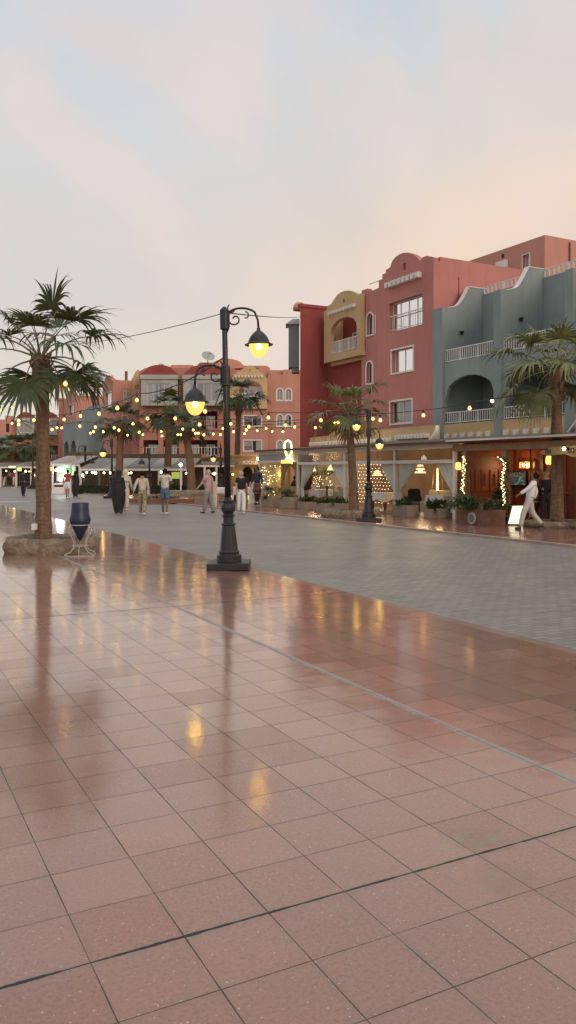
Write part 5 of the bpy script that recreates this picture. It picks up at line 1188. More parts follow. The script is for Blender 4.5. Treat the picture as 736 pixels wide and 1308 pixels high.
# looped neon sign
sg_ = thing('neon_sign', 'glowing yellow looped ribbon sign standing on the pavilion roof edge', 'sign', at(352, TP-.15, 2.5))
NE = emis('neon_yellow', (1, .86, .30), 5)
def pp(u, v): s_, z = onT(u, v, TP-.12); return PT(s_, z, TP-.12)
kx = 55/736
def zz(x, y): return pp(330+x*kx, 555+y*45/602)
mb = MB(); mb.tube([zz(*p) for p in ((495, 390), (475, 330), (452, 260), (445, 190), (462, 130), (505, 100), (550, 130), (570, 190), (572, 260), (560, 320), (530, 380), (495, 410), (470, 420))], .035, 7); mb.build('ribbon', NE, sg_, smooth=True)
mb = MB(); mb.tube([zz(*p) for p in ((490, 405), (560, 415), (575, 440), (572, 500))], .03, 7); mb.build('ribbon_tail', NE, sg_, smooth=True)
a0, z0 = onT(360.0, 592, TP-.12); a1, z1 = onT(372, 587.5, TP-.12)
mb = MB(); mb.box(PT, min(a0, a1), max(a0, a1), z0, z1, TP-.16, TP-.10); mb.build('name_plate', emis('neon_plate', (1, .80, .16), 1.6), sg_)
# letters on the transom
M_letter = mat('pale_letters', (.75, .72, .62), .5, 0, emit=(1, .85, .6), es=.35)
def put_text(body, u, v, t_, size, m, par, cat_=None, label=None):
    o = txt(body, 'lettering', None, size, m); s_, z = onT(u, v, t_); p = W(s_, t_, z)
    x = -A; zv = Vector((0, 0, 1)); n = -B
    M = Matrix((x, zv, n)).transposed().to_4x4(); M.translation = p-(rootloc(par) if par else Vector((0, 0, 0))); o.matrix_world = M
    if par: o.parent = par; o.matrix_local = M
    return o
put_text('alla', 541.5, 584.5, TP-.09, .24, M_letter, pav)

# ============================================================ WOODEN RESTAURANT (right)
wr_ = thing('wooden_restaurant', 'red brown timber fronted restaurant under the grey building', 'restaurant', W(18, TP+2, SW))
zbw = 2.55
for u_ in (594.5, 646, 742):
    s_ = q(u_); mb = MB(); mb.box(PT, s_-.10, s_+.10, SW, zbw-.17, TP-.08, TP+.12); mb.build('post', M_lightwood, wr_)
se = q(581)-.06; sw_ = q(760)-1.0
mb = MB(); mb.box(PT, sw_, se, zbw-.165, zbw+.05, TP-.14, TP+.14); mb.build('beam', M_lightwood, wr_)
mb = MB(); mb.add([P_r(sw_, TP-.4, 2.66), P_r(se-.02, TP-.4, 2.66), P_r(se-.02, 27.9, 3.25), P_r(sw_, 27.9, 3.25), P_r(sw_, TP-.4, 2.75), P_r(se-.02, TP-.4, 2.75), P_r(se-.02, 27.9, 3.36), P_r(sw_, 27.9, 3.36)], [(0, 1, 2, 3), (4, 5, 6, 7), (0, 1, 5, 4), (1, 2, 6, 5), (2, 3, 7, 6), (3, 0, 4, 7)]); mb.build('roof', ROOFM, wr_)
mb = MB(); mb.box(PT, sw_, se, 2.70, 2.76, TP-.45, TP-.401); mb.build('gutter', M_white, wr_)
TW = 20.6
wst = su(592, TW)
mb = MB(); mb.box(PT, sw_, su(655, TW), SW, 2.9, TW, TW+.12); mb.box(PT, su(655, TW)+.004, wst, SW, 2.9, TW+.0, TW+.12); mb.build('back_wall', M_redwood, wr_)
M_panelw = mat('panel_wood', (.26, .075, .028), .35, .25, 3, .1, 20)
SPW = sp[4]-.18
mb = MB(); mb.box(PS, TP+.15, TW-.004, SW, 2.6, SPW, SPW+.12); mb.build('partition_wall', M_redwood, wr_)
for u0, u1 in ((601, 605), (606.5, 613), (614.5, 624), (625.5, 635), (636.5, 642)):
    mb = MB(); ta, za = onS(u0, 610, SPW); tb2, zb2 = onS(u1, 636, SPW); mb.box(PS, ta, tb2, 1.0, 1.75, SPW-.04, SPW-.002); mb.build('wall_panel', M_panelw, wr_, bevel=.01)
for u_ in (618.5, 631):
    ta = onS(u_, 610, SPW)[0]; mb = MB(); mb.box(PS, ta-.02, ta+.02, 1.2, 1.62, SPW-.10, SPW-.06); mb.build('door_pull', mat('steel_bar', (.5, .42, .36), .3, .05, metal=.8), wr_)
for i, u_ in enumerate((660, 676, 693, 722, 735)):
    mb = MB(); mb.box(PT, su(u_, TW-.05)-.03, su(u_, TW-.05)+.03, SW, 2.5, TW-.05, TW-.002); mb.build('wall_stile', M_wood, wr_)
mb = MB(); mb.box(PT, sw_, wst, .95, 1.03, TW-.06, TW-.052+.03); mb.build('dado_rail', M_wood, wr_)
tv = thing('menu_screen', 'dark wall screen showing pale green writing behind the striding man', 'screen', at(661, TW-.1, 1.3))
a0, z0 = onT(672.5, 621, TW-.12); a1, z1 = onT(649.5, 602, TW-.12)
mb = MB(); mb.box(PT, a0, a1, z0, z1, TW-.12, TW-.055); mb.build('casing', M_iron, tv)
def screenmat():
    m = bpy.data.materials.new('screen_picture'); m.use_nodes = True; t = m.node_tree; b = t.nodes['Principled BSDF']; tcx = t.nodes.new('ShaderNodeTexCoord')
    n_ = nnoise(t, tcx.outputs['Object'], 9, 5, .8, .5); c = nmix(t, nrange(t, n_, .50, .62), (.02, .035, .03), (.30, .42, .34)); t.links.new(c, b.inputs['Emission Color']); b.inputs['Emission Strength'].default_value = .7; b.inputs['Base Color'].default_value = (.02, .02, .02, 1); return m
mb = MB(); mb.box(PT, a0+.04, a1-.04, z0+.04, z1-.04, TW-.128, TW-.121); mb.build('display', screenmat(), tv)
wl_ = thing('wall_light', 'boxy wall light with two warm bulbs above the menu screen', 'lamp', at(671, TW-.15, 1.9))
a0, z0 = onT(678, 598, TW-.15); a1, z1 = onT(664.5, 590, TW-.15)
mb = MB(); 
for (x0, x1, y0, y1) in ((a0, a1, z0, z0+.02), (a0, a1, z1-.02, z1), (a0, a0+.02, z0+.02, z1-.02), (a1-.02, a1, z0+.02, z1-.02)): mb.box(PT, x0, x1, y0, y1, TW-.2, TW-.05)
mb.build('frame', mat('brass_frame', (.5, .3, .12), .4, .1, metal=.6), wl_)
for k_ in (.35, .7):
    mb = MB(); mb.ball(PT(a0+(a1-a0)*k_, (z0+z1)/2, TW-.13), .045, 8); mb.build('bulb', M_warmw, wl_)
l = pt_light(PT((a0+a1)/2, (z0+z1)/2, TW-.35)-wl_.location, 22, (1, .58, .24), .08); l.parent = wl_
pendant(at(701, 19.6, zt(588, 701, 19.6)), 'amber glass pendant lamp just left of the stout palm trunk', 'lantern', .9, 2.5, 9)
pendant(at(585.5, TP-.25, zt(595.5, 585.5, TP-.25)), 'small amber lantern on the corner post between pavilion and timber restaurant', 'lantern', .85, 2.45, 6)
pt_light(at(612, 19.3, 2.25), 20, (1, .52, .22), .25, 'added_warm_fill')  # fill light without a fixture, added inside the timber restaurant
pt_light(at(725, 19.6, 2.2), 9, (1, .55, .25), .25, 'added_warm_fill')  # weaker added fill, also without a fixture
# carved wooden name board, in two parts of one sign, with raised letters
bd_ = thing('name_board', 'carved wooden name board with dark letters hung from the beam behind the stout palm', 'sign', at(712, TP-.3, 2.2))
tb_ = TP-.35
pts = [onT(u, v, tb_) for u, v in [(689, 578.5), (693, 575), (700, 573.5), (705, 571), (720, 570), (738, 568.5), (760, 567), (760, 583), (745, 582), (738, 582), (734, 584), (730, 583.5), (722, 580.5), (705, 581.5), (695, 581.5)]]
mb = MB(); mb.ext(PT, pts, [], tb_, tb_+.05); mb.build('board', mat('honey_wood', (.36, .25, .10), .5, .25, 6, .2, 30), bd_, bevel=.008)
for b_, u_, v_, sz in (('TH', 699.5, 577.2, .19), ('LO', 729.5, 575.6, .19)): put_text(b_, u_, v_, tb_-.012, sz, mat('dark_letters', (.04, .025, .015), .6, 0), bd_)
sp_ = thing('spot_light', 'small bright spotlight fixed to the name board right of the palm trunk', 'lamp', at(720, TP-.5, 2.3))
mb = MB(); c_ = at(720.5, TP-.5, zt(573, 720.5, TP-.5)); mb.ball(c_, .05, 8); mb.build('bulb', M_warmw, sp_)
mb = MB(); mb.tube([c_+Vector((.05, .02, 0)), c_+Vector((.17, .05, 0))], [.05, .03], 8); mb.build('housing', M_iron, sp_)
# vines with lights up the posts
def light_vine(label, u0, v0, v1, tt, seed, bend=0):
    root = thing('lit_vine', label, 'climbing plant', at(u0, tt, SW), group='light wrapped vines on the timber posts')
    rnd = random.Random(seed); pts = []; lp_ = []
    for i in range(60):
        qv = i/59; v = v0+(v1-v0)*qv; u = u0+bend*max(0, .12-qv)*60+rnd.uniform(-1.1, 1.1)+1.3*math.sin(qv*9)
        s_, z = onT(u, v, tt); lp_.append(PT(s_, z, tt+rnd.uniform(-.05, .05)))
        for _ in range(9): pts.append(PT(s_+rnd.gauss(0, .07), z+rnd.gauss(0, .05), tt+.05+rnd.gauss(0, .05)))
    mb = MB(); mb.tube(lp_[::6], .012, 5); mb.build('stem', M_wood, root)
    leaves(pts, .07, LEAF, 'foliage', root, seed); lightdots(lp_, .017, M_fairy, 'fairy_lights', root)
light_vine('vine wrapped in tiny warm lights on the post beside the white pavilion', 592, 583, 652, TP-.15, 1)
light_vine('vine wrapped in tiny warm lights hooking over the post left of the menu screen', 643, 583, 645, TP-.15, 2, bend=-.9)
# stone box planter with a round emblem
px0, px1 = su(623, 16.6), su(583, 16.6)
bp_ = thing('stone_box_planter', 'brown stone box planter with a round pale emblem left of the clay pot', 'planter', W((px0+px1)/2, 16.8, SW))
mb = MB(); mb.ext(lambda a, y, z: W(a, y, z), rect(px0, px1, 16.6, 17.3), [rect(px0+.08, px1-.08, 16.68, 17.22)], SW, .53); mb.build('box', mat('brown_stone', (.16, .075, .05), .8, .3, 5, .4, 20), bp_)
mb = MB(); mb.box(PT, px0+.081, px1-.081, .3, .46, 16.681, 17.219); mb.build('soil', M_soil, bp_)
ec = PT(su(603, 16.58), zt(662, 603, 16.58), 16.58)
n_s = -B; mb = MB(); vs = []
def disc(c, r, n, th, seg=28, wob=0):
    x = A; z = Vector((0, 0, 1)); o = []
    for off_ in (0, th):
        for k in range(seg): a = 2*math.pi*k/seg; rr = r*(1+wob*math.sin(a*8)); o.append(c+x*rr*math.cos(a)+z*rr*math.sin(a)-B*off_)
    return o, [tuple(range(seg))[::-1], tuple(range(seg, 2*seg))]+[(k, (k+1) % seg, (k+1) % seg+seg, k+seg) for k in range(seg)]
mb.add(*disc(ec, .185, n_s, .02)); mb.build('emblem', mat('pale_emblem', (.40, .38, .33), .7, .2, 20), bp_)
mb = MB(); mb.add(*disc(ec-B*.021, .12, n_s, .012, wob=.12)); mb.build('emblem_motif', mat('emblem_green', (.16, .18, .13), .7, .3, 20), bp_)
leaves(blobpts(W((px0+px1)/2, 16.95, .72), 1.1, .4, .32, 900, 31), .12, SUC, 'plants', bp_, 9)
for i, u_ in enumerate((603, 610)):
    st_ = thing('boulder', ('rounded grey boulder on the left in the stone box planter', 'rounded grey boulder on the right in the stone box planter')[i], 'boulder', at(u_, 16.9, .5)); mb = MB(); mb.lathe(at(u_, 16.9, .46), [(.02, 0), (.14, .03), (.17, .14), (.13, .25), (.04, .30)], 12); mb.v = [v+Vector((noise.noise(v*5), noise.noise(v*5+Vector((3, 3, 3))), noise.noise(v*5+Vector((9, 1, 3)))))*.03 for v in mb.v]; o = mb.build('stone', M_stone, st_, smooth=True)
def claypot(label, u, v, r, h, seed, tall=.4, m=None, square=False):
    g0 = G(u, v); loc = Vector((g0.x, g0.y+r, SW)); root = thing('plant_pot', label, 'plant pot', loc, group='plant pots by the timber restaurant')
    mb = MB(); mb.lathe(loc, [(r*.62, 0), (r*.72, h*.1), (r*.97, h*.62), (r*1.0, h*.86), (r*1.08, h*.88), (r*1.08, h), (r*.95, h), (r*.92, h*.85)], 24); mb.build('pot', m or M_terra, root, smooth=True)
    leaves(blobpts(loc+Vector((0, 0, h+tall*.3)), r*1.5, r*1.5, tall, 500, seed), .12, LEAF, 'plant', root, seed); return root
claypot('large terracotta pot with bushy plant right of the stone box planter', 637, 670, .31, .62, 41, .5)
claypot('small orange clay pot at the left end of the stone box planter', 586, 664.5, .17, .42, 42, .2)
claypot('dark leafy plant in a low pot between the terracotta pot and glowing sign', 651, 671, .16, .2, 43, .4, m=M_dkfab)
# glowing A-board
def aboard(label, u0, u1, v_b, v_t, u0t, u1t, m, rzz=0, lit=False, grp=None):
    gb_ = G((u0+u1)/2, v_b); Y = gb_.y; root = thing('sandwich_board' if not lit else 'light_box_sign', label, 'sign', (gb_.x, Y, SW), group=grp)
    X = lambda u: (u-368)/F*Y; zt_ = H+(600-v_t)*Y/F
    vs = [Vector((X(u0), Y, SW+.03)), Vector((X(u1), Y, SW+.03)), Vector((X(u1t), Y+.22, zt_)), Vector((X(u0t), Y+.22, zt_))]
    mb = MB(); mb.add([v-Vector((0, .012, 0)) for v in vs]+[v+Vector((0, .03, 0)) for v in vs], [(0, 1, 2, 3), (4, 5, 6, 7), (0, 1, 5, 4), (1, 2, 6, 5), (2, 3, 7, 6), (3, 0, 4, 7)]); mb.build('panel', m, root)
    mb = MB(); mb.tube([vs[0], vs[1], vs[2], vs[3], vs[0]], .018, 6); mb.tube([vs[2]+Vector((0, .03, -.05)), Vector((X(u1t), Y+.45, SW))], .014, 6); mb.tube([vs[3]+Vector((0, .03, -.05)), Vector((X(u0t), Y+.45, SW))], .014, 6); mb.build('frame', M_frame if not lit else M_lightwood, root)
    return root
def lbmat():
    m = bpy.data.materials.new('lit_menu_panel'); m.use_nodes = True; t = m.node_tree; b = t.nodes['Principled BSDF']; tcx = t.nodes.new('ShaderNodeTexCoord'); n_ = nnoise(t, tcx.outputs['Object'], 14, 5, .8, 1)
    c = nmix(t, nrange(t, n_, .50, .60), (.92, .95, .58), (.42, .55, .20)); t.links.new(c, b.inputs['Emission Color']); b.inputs['Emission Strength'].default_value = 1.15; return m
aboard('glowing pale green light box board leaning beside the striding man', 648.5, 668, 673, 646.5, 657, 672, lbmat(), lit=True)

# ============================================================ FAR RESTAURANTS ALONG THE LEFT
def far_row(label, u0, u1, Y, v_eave, v_back, vb, posts, aw, depth=5, lights=(), wallm=None, scal=True):
    X = lambda u, Y_=Y: (u-368)/F*Y_
    root = thing('pavement_cafe', label, 'restaurant', (X((u0+u1)/2), Y, 0))
    ze, zb_ = zof(v_eave, Y), zof(v_back, Y+depth)
    xa, xb = X(u0), X(u1); xa2, xb2 = X(u0), X(u1)
    n = max(3, int((xb-xa)/1.6)); 
    for i in range(n):
        a, b = xa+(xb-xa)*i/n, xa+(xb-xa)*(i+1)/n
        mb = MB(); mb.add([(a+.01, Y-.3, ze), (b-.01, Y-.3, ze), (b-.01, Y+depth, zb_), (a+.01, Y+depth, zb_), (a+.01, Y-.3, ze+.06), (b-.01, Y-.3, ze+.06), (b-.01, Y+depth, zb_+.06), (a+.01, Y+depth, zb_+.06)], [(0, 1, 2, 3), (4, 5, 6, 7), (0, 1, 5, 4), (1, 2, 6, 5), (2, 3, 7, 6), (3, 0, 4, 7)])
        mb.build('awning_panel', aw[i % len(aw)], root)
    mb = MB(); mb.box(PF, xa, xb, ze-.16, ze-.003, Y-.33, Y-.25); mb.build('fascia', M_white, root)
    for u in posts:
        mb = MB(); mb.box(PF, X(u)-.08, X(u)+.08, 0, ze-.165, Y-.32, Y-.16); mb.build('post', M_frame, root)
    mb = MB(); mb.box(PF, xa, xb, 0, max(ze, zb_)+.4, Y+depth+.1, Y+depth+.3); mb.build('back_wall', wallm or mat('cafe_wall', (.12, .085, .05), .9, .4, 1.0), root)
    return root, X, ze
M_aw1 = mat('awning_grey', (.20, .18, .16), .85, .12, 2); M_aw2 = mat('awning_pale', (.32, .29, .26), .85, .1, 2); M_aw3 = mat('awning_brown', (.15, .115, .09), .85, .2, 2)
def glow_lamp(u, v, Y, r, m, label, e=0, grp='small lamps in the far cafes'):
    x = (u-368)/F*Y; z = zof(v, Y); root = thing('cafe_lamp', label, 'lamp', (x, Y, z), group=grp); mb = MB(); mb.ball((x, Y, z), r, 8); mb.build('bulb', m, root)
    mb = MB(); mb.tube([Vector((x, Y, z+r)), Vector((x, Y, z+r+.35))], .01, 4); mb.build('cord', M_wire, root)
    if e: l = pt_light((0, -.2, 0), e, r=.15); l.parent = root
far_row('cafe with grey and white striped awning behind the long hedge', 104, 246, 61.5, 598.5, 586, 630, (104, 157.5, 204, 232), [M_aw1, M_aw2], 6)
far_row('brown roofed cafe front under the salmon building behind the old man', 247, 300, 66, 594, 590, 630, (248, 262, 277, 291), [M_aw3, M_aw3], 5)
far_row('cafe with pale sloping roof behind the white kiosk', 60, 103, 66, 593, 583, 630, (80, 103), [M_aw2, mat('awning_sand', (.30, .24, .19), .85, .1, 2)], 6)
far_row('row of dim cafes with low canopies under the far left palms', -30, 60, 84, 596, 590, 622, (2, 22, 41, 58), [M_aw1, M_aw3, M_aw2], 6)
cl = [(106, 607, 'warm'), (111, 603.5, 'warm'), (118, 603.5, 'warm'), (122, 604, 'warm'), (133, 604, 'warm'), (107.5, 609, 'warm'), (141.5, 604, 'warm'), (164, 604.5, 'warm'), (167.5, 604, 'warm'), (205.5, 603, 'warm'), (238, 604.5, 'warm'), (248, 604.5, 'warm'), (274, 605, 'warm'), (8, 601.5, 'warm'), (19, 602, 'warm'), (33, 602, 'warm'), (44, 607, 'warm'), (62, 600, 'warm')]
for i, (u, v, k_) in enumerate(cl):
    place = ('under the striped awning behind the hedge' if 104 < u < 246 else 'under the brown roofed cafe front' if u >= 246 else 'under the dim far left canopies')
    glow_lamp(u, v, 64 if u > 60 else 86, .075 if i % 3 else .11, M_warmw, 'small round warm lamp '+place, e=(14 if i % 2 == 0 else 0))
glow_lamp(231, 593.5, 57, .13, emis('white_globe', (1, .93, .8), 6), 'white globe lamp on the pole left of the short leaning palm')
mb = MB(); x_ = (231-368)/F*57; mb.tube([Vector((x_, 57.05, 0)), Vector((x_, 57.05, zof(594, 57)+.1))], .05, 8); tag(mb.build('lamp_pole', M_white), 'thin white pole carrying a globe lamp left of the short leaning palm', 'pole')
# lit green and yellow patches inside
def lightpanel(name, label, u0, v0, u1, v1, Y, m):
    r = rF(u0, v0, u1, v1, Y); root = thing(name, label, 'sign', ((r[0]+r[1])/2, Y, r[2])); mb = MB(); mb.box(PF, *r, Y, Y+.08); mb.build('casing', M_iron, root)
    mb = MB(); mb.box(PF, r[0]+.03, r[1]-.03, r[2]+.03, r[3]-.03, Y-.012, Y-.002); mb.build('lit_face', m, root)
lightpanel('lit_sign', 'yellow green lit wall panel right of the man in denim shorts', 219, 602.5, 230, 612, 65.5, emis('green_glow', (.75, .85, .15), .55))
lightpanel('lit_sign', 'bright yellow lit strip sign under the far left canopy', 11, 595, 20, 598, 83.5, emis('yellow_strip', (1, .95, .35), 3))
lightpanel('lit_sign', 'pale green lit sign right of the yellow strip sign at far left', 22, 597, 28, 602, 83.5, emis('lime_sign', (.6, .95, .25), 1.6))
lightpanel('lit_sign', 'bright green lit sign over the white kiosk', 84.5, 598, 91.5, 604.5, 58.5, emis('green_sign', (.25, .85, .18), 1.2))
lightpanel('lit_sign', 'long pale lit menu strip inside the brown roofed cafe', 270, 604, 276, 606, 66.5, emis('pale_strip', (1, .85, .45), 2.5))
lightpanel('lit_sign', 'small warm lit panel in the dim cafe left of the big trunk', 36, 601, 40.5, 603.5, 83.5, emis('warm_strip', (1, .7, .35), 2))
# hedge
def hedge(label, u0, u1, Y, vt, vb, seed):
    x0, x1 = (u0-368)/F*Y, (u1-368)/F*Y; h = zof(vt, Y)+.0; rnd = random.Random(seed)
    root = thing('clipped_hedge', label, 'hedge', ((x0+x1)/2, Y, 0)); mb = MB(); mb.box(PF, x0+.05, x1-.05, 0, h-.08, Y+.05, Y+.55); mb.build('core', mat('hedge_core', (.018, .03, .012), .9, .4, 9), root)
    leaves([(rnd.uniform(x0, x1), Y+rnd.choice((0, .02, .3, .6))*rnd.random(), rnd.uniform(0, h)) for _ in range(int((x1-x0)*420))], .10, HEDGE, 'foliage', root, seed)
hedge('long dark clipped hedge before the striped awning cafe, left of the patterned trousers woman', 92, 186, 59, 618.5, 631, 1)
hedge('dark clipped hedge behind the man in denim shorts', 188, 246, 58.5, 619, 631, 2)
hedge('short dark hedge between the leaning palm and the old man', 247, 262, 60, 619, 630, 3)
# white kiosk
Yk = 58.6; kk = thing('white_kiosk', 'white kiosk counter with bright cool lamps beside the big palm trunk', 'kiosk', ((79-368)/F*Yk, Yk, 0))
r = rF(66, 617.5, 82, 630.5, Yk); mb = MB(); mb.box(PF, r[0], r[1], 0, r[3], Yk, Yk+1.2); mb.build('counter', M_white, kk, bevel=.02)
mb = MB(); r2 = rF(69, 619.5, 81, 622, Yk); mb.box(PF, *r2, Yk-.01, Yk-.002); mb.build('dark_slot', M_dark, kk)
mb = MB(); mb.box(PF, r[0], r[0]+.1, r[3]+.003, 2.1, Yk, Yk+.1); mb.box(PF, r[1]+.4, r[1]+.5, 0, 2.1, Yk, Yk+.1); mb.build('post', M_white, kk)
mb = MB(); mb.box(PF, r[0]-.1, r[1]+.6, 2.1, 2.2, Yk-.2, Yk+1.4); mb.build('canopy', M_white, kk)
mb = MB(); mb.box(PF, r[0], r[1]+.5, .9, 2.09, Yk+1.25, Yk+1.3); mb.build('back_panel', mat('kiosk_back', (.35, .42, .38), .6, .4, 4), kk)
for i, (u, v, rr) in enumerate(((74.5, 600, .17), (80, 601.5, .13), (83, 607, .30), (75, 613, .12), (69.5, 600.5, .1))):
    x = (u-368)/F*Yk; o = thing('kiosk_lamp', ('bright cool lamp hanging in the upper middle of the white kiosk', 'bright cool lamp right of the middle in the white kiosk', 'largest and brightest cool lamp on the right of the kiosk', 'lowest cool lamp just above the kiosk counter', 'small cool lamp at the left end of the kiosk')[i], 'lamp', (x, Yk+.4, zof(v, Yk))); mb = MB(); mb.ball((x, Yk+.4, zof(v, Yk)), rr, 10); mb.build('bulb', M_coolw, o)
l = pt_light(((76-368)/F*Yk, Yk+.3, 1.8), 60, (.9, 1, .9), .3, 'kiosk_glow')
ob = thing('orange_lamp', 'orange glowing lantern left of the kiosk at the trunk edge', 'lamp', ((64.5-368)/F*60, 60, zof(599, 60))); mb = MB(); mb.ball(((64.5-368)/F*60, 60, zof(599, 60)), .16, 10); mb.build('bulb', emis('orange_glow', (1, .45, .08), 3), ob)
# ochre entrance of the salmon building, with light lettering
en = thing('restaurant_entrance', 'ochre restaurant entrance with an arched doorway and pale lettering behind the short haired woman', 'building', ((318-368)/F*70, 70, 0))
g7 = lambda u, v: f_(u, v, 70)
mb = MB(); mb.ext(PF, [(g7(292, 0)[0], 0), (g7(334, 0)[0], 0), g7(334, 583), g7(292, 583)], [arch(g7(309, 0)[0], g7(323, 0)[0], .02, g7(0, 596)[1], rise=.7), rect(g7(324.5, 0)[0], g7(332, 0)[0], .02, g7(0, 598)[1])], 70, 70.4); mb.build('front_wall', M_yellow, en)
mb = MB(); mb.box(PF, g7(296, 0)[0], g7(301.5, 0)[0], .5, g7(0, 581)[1], 69.9, 69.996); mb.build('pilaster', M_yellow, en)
mb = MB(); mb.box(PF, g7(292, 0)[0], g7(334, 0)[0], g7(0, 583)[1]+.003, g7(0, 583)[1]+.15, 69.8, 74); mb.box(PF, g7(308, 0)[0], g7(333, 0)[0], g7(0, 594)[1], g7(0, 593)[1], 69.7, 69.997); mb.build('cornice', M_yellow, en)
mb = MB(); mb.box(PF, g7(304, 0)[0], g7(334, 0)[0], 0, 3, 71.6, 71.7); mb.build('inner_wall', mat('entrance_inside', (.10, .075, .03), .9, .5, 1.2), en)
o = txt('ICIOUS', 'lettering', None, .36, M_letter); o.parent = en; c_ = Vector((g7(320, 0)[0], 69.96, g7(0, 590.7)[1]))-en.location; M_ = Matrix(((1, 0, 0, c_.x), (0, 0, -1, c_.y), (0, 1, 0, c_.z), (0, 0, 0, 1))); o.matrix_local = M_; o.scale = (1.15, 1, 1)
glow_lamp(329.5, 586, 69.3, .13, M_warmw, 'warm globe lamp over the ochre entrance beside the lattice wall', e=20)
glow_lamp(297.5, 606, 69.3, .09, emis('yellow_uplight', (1, .75, .2), 6), 'yellow lamp at the foot of the ochre entrance pilaster', e=12)
glow_lamp(370.5, 586, 41, .05, M_warmw, 'tiny bright lamp on the pavilion fascia right of the neon sign')
# outdoor tables in front of it
for i, (u, v, w) in enumerate(((283, 642, 1.5), (299, 641, 1.0), (322, 641, 1.2), (312, 642, .9))):
    g_ = G(u, v); table(('long white clothed table left of the near lamp pole', 'white clothed table right behind the near lamp pole', 'white clothed table behind the short haired woman', 'small white table by the short haired woman')[i], Vector((g_.x, g_.y, SW)), w, .8, True, .1*i)
for i, (u, v, rz_, lab) in enumerate(((276, 643, .8, 'wooden chair at the left of the long white table'), (290, 643.5, -.4, 'wooden chair between the two white tables by the lamp pole'), (316, 644, 2.4, 'wooden chair behind the short haired woman'))):
    g_ = G(u, v); chair(lab, Vector((g_.x, g_.y, SW)), rz_, M_lightwood)
aboard('tall pale menu stand just right of the old man', 271, 276, 648, 615, 271.5, 275.5, mat('cream_board', (.42, .36, .26), .7, .1, 5), grp=None)
aboard('open white menu stand between the short haired woman and the waiter', 318, 325, 645, 616, 319, 326, mat('white_board', (.70, .68, .62), .7, .05, 5), grp=None)
aboard('tall cream menu easel right of the waiter in front of the lattice wall', 332, 337, 648, 617, 336, 341, mat('cream_board', (.42, .36, .26), .7, .1, 5), grp=None)
aboard('small yellow lit menu box behind the short haired woman', 315, 322, 641, 631, 315, 322, emis('yellow_menu', (.95, .85, .25), 1.1), lit=True)
g_ = G(4, 622); 
for i, (u, lab) in enumerate(((0, 'leftmost white leaning board at the far left cafes'), (4.5, 'second white leaning board at the far left cafes'))): aboard(lab, u-1.2, u+1.2, 621, 609, u, u+2.6, M_white)
# low dark planters and a strip at the street edge
pb = thing('wooden_cart', 'low dark wooden planter trough on the pavement behind the bright shirt man', 'planter', G(218, 643)); gg = G(213, 644)
mb = MB(); mb.box(PF, gg.x-1.9, gg.x+1.3, SW, .27, gg.y, gg.y+.8); mb.build('trough', M_wood, pb, bevel=.01)
leaves(blobpts((gg.x-.3, gg.y+.4, .3), 1.2, .3, .12, 260, 3), .1, LEAF, 'plants', pb, 4)

# ============================================================ PEOPLE
def grow(name, V, E, Rr, m, par, sub=2, flat=None, smooth=True):
    me = bpy.data.meshes.new('skel'); me.from_pydata([Vector(v) for v in V], E, []); o = bpy.data.objects.new('skel', me); C.objects.link(o)
    md = o.modifiers.new('s', 'SKIN'); md.use_smooth_shade = True; md.branch_smoothing = .3
    for i, sv in enumerate(me.skin_vertices[0].data):
        r = Rr[i]; sv.radius = r if isinstance(r, (tuple, list)) else (r, r); sv.use_root = (i == 0)
    s2_ = o.modifiers.new('b', 'SUBSURF'); s2_.levels = sub; s2_.render_levels = sub
    dg = bpy.context.evaluated_depsgraph_get(); out = bpy.data.meshes.new_from_object(o.evaluated_get(dg)); bpy.data.objects.remove(o)
    out.name = name; out.materials.clear(); out.materials.append(m); out.shade_smooth(); ob = bpy.data.objects.new(name, out); C.objects.link(ob); ob.parent = par
    return ob
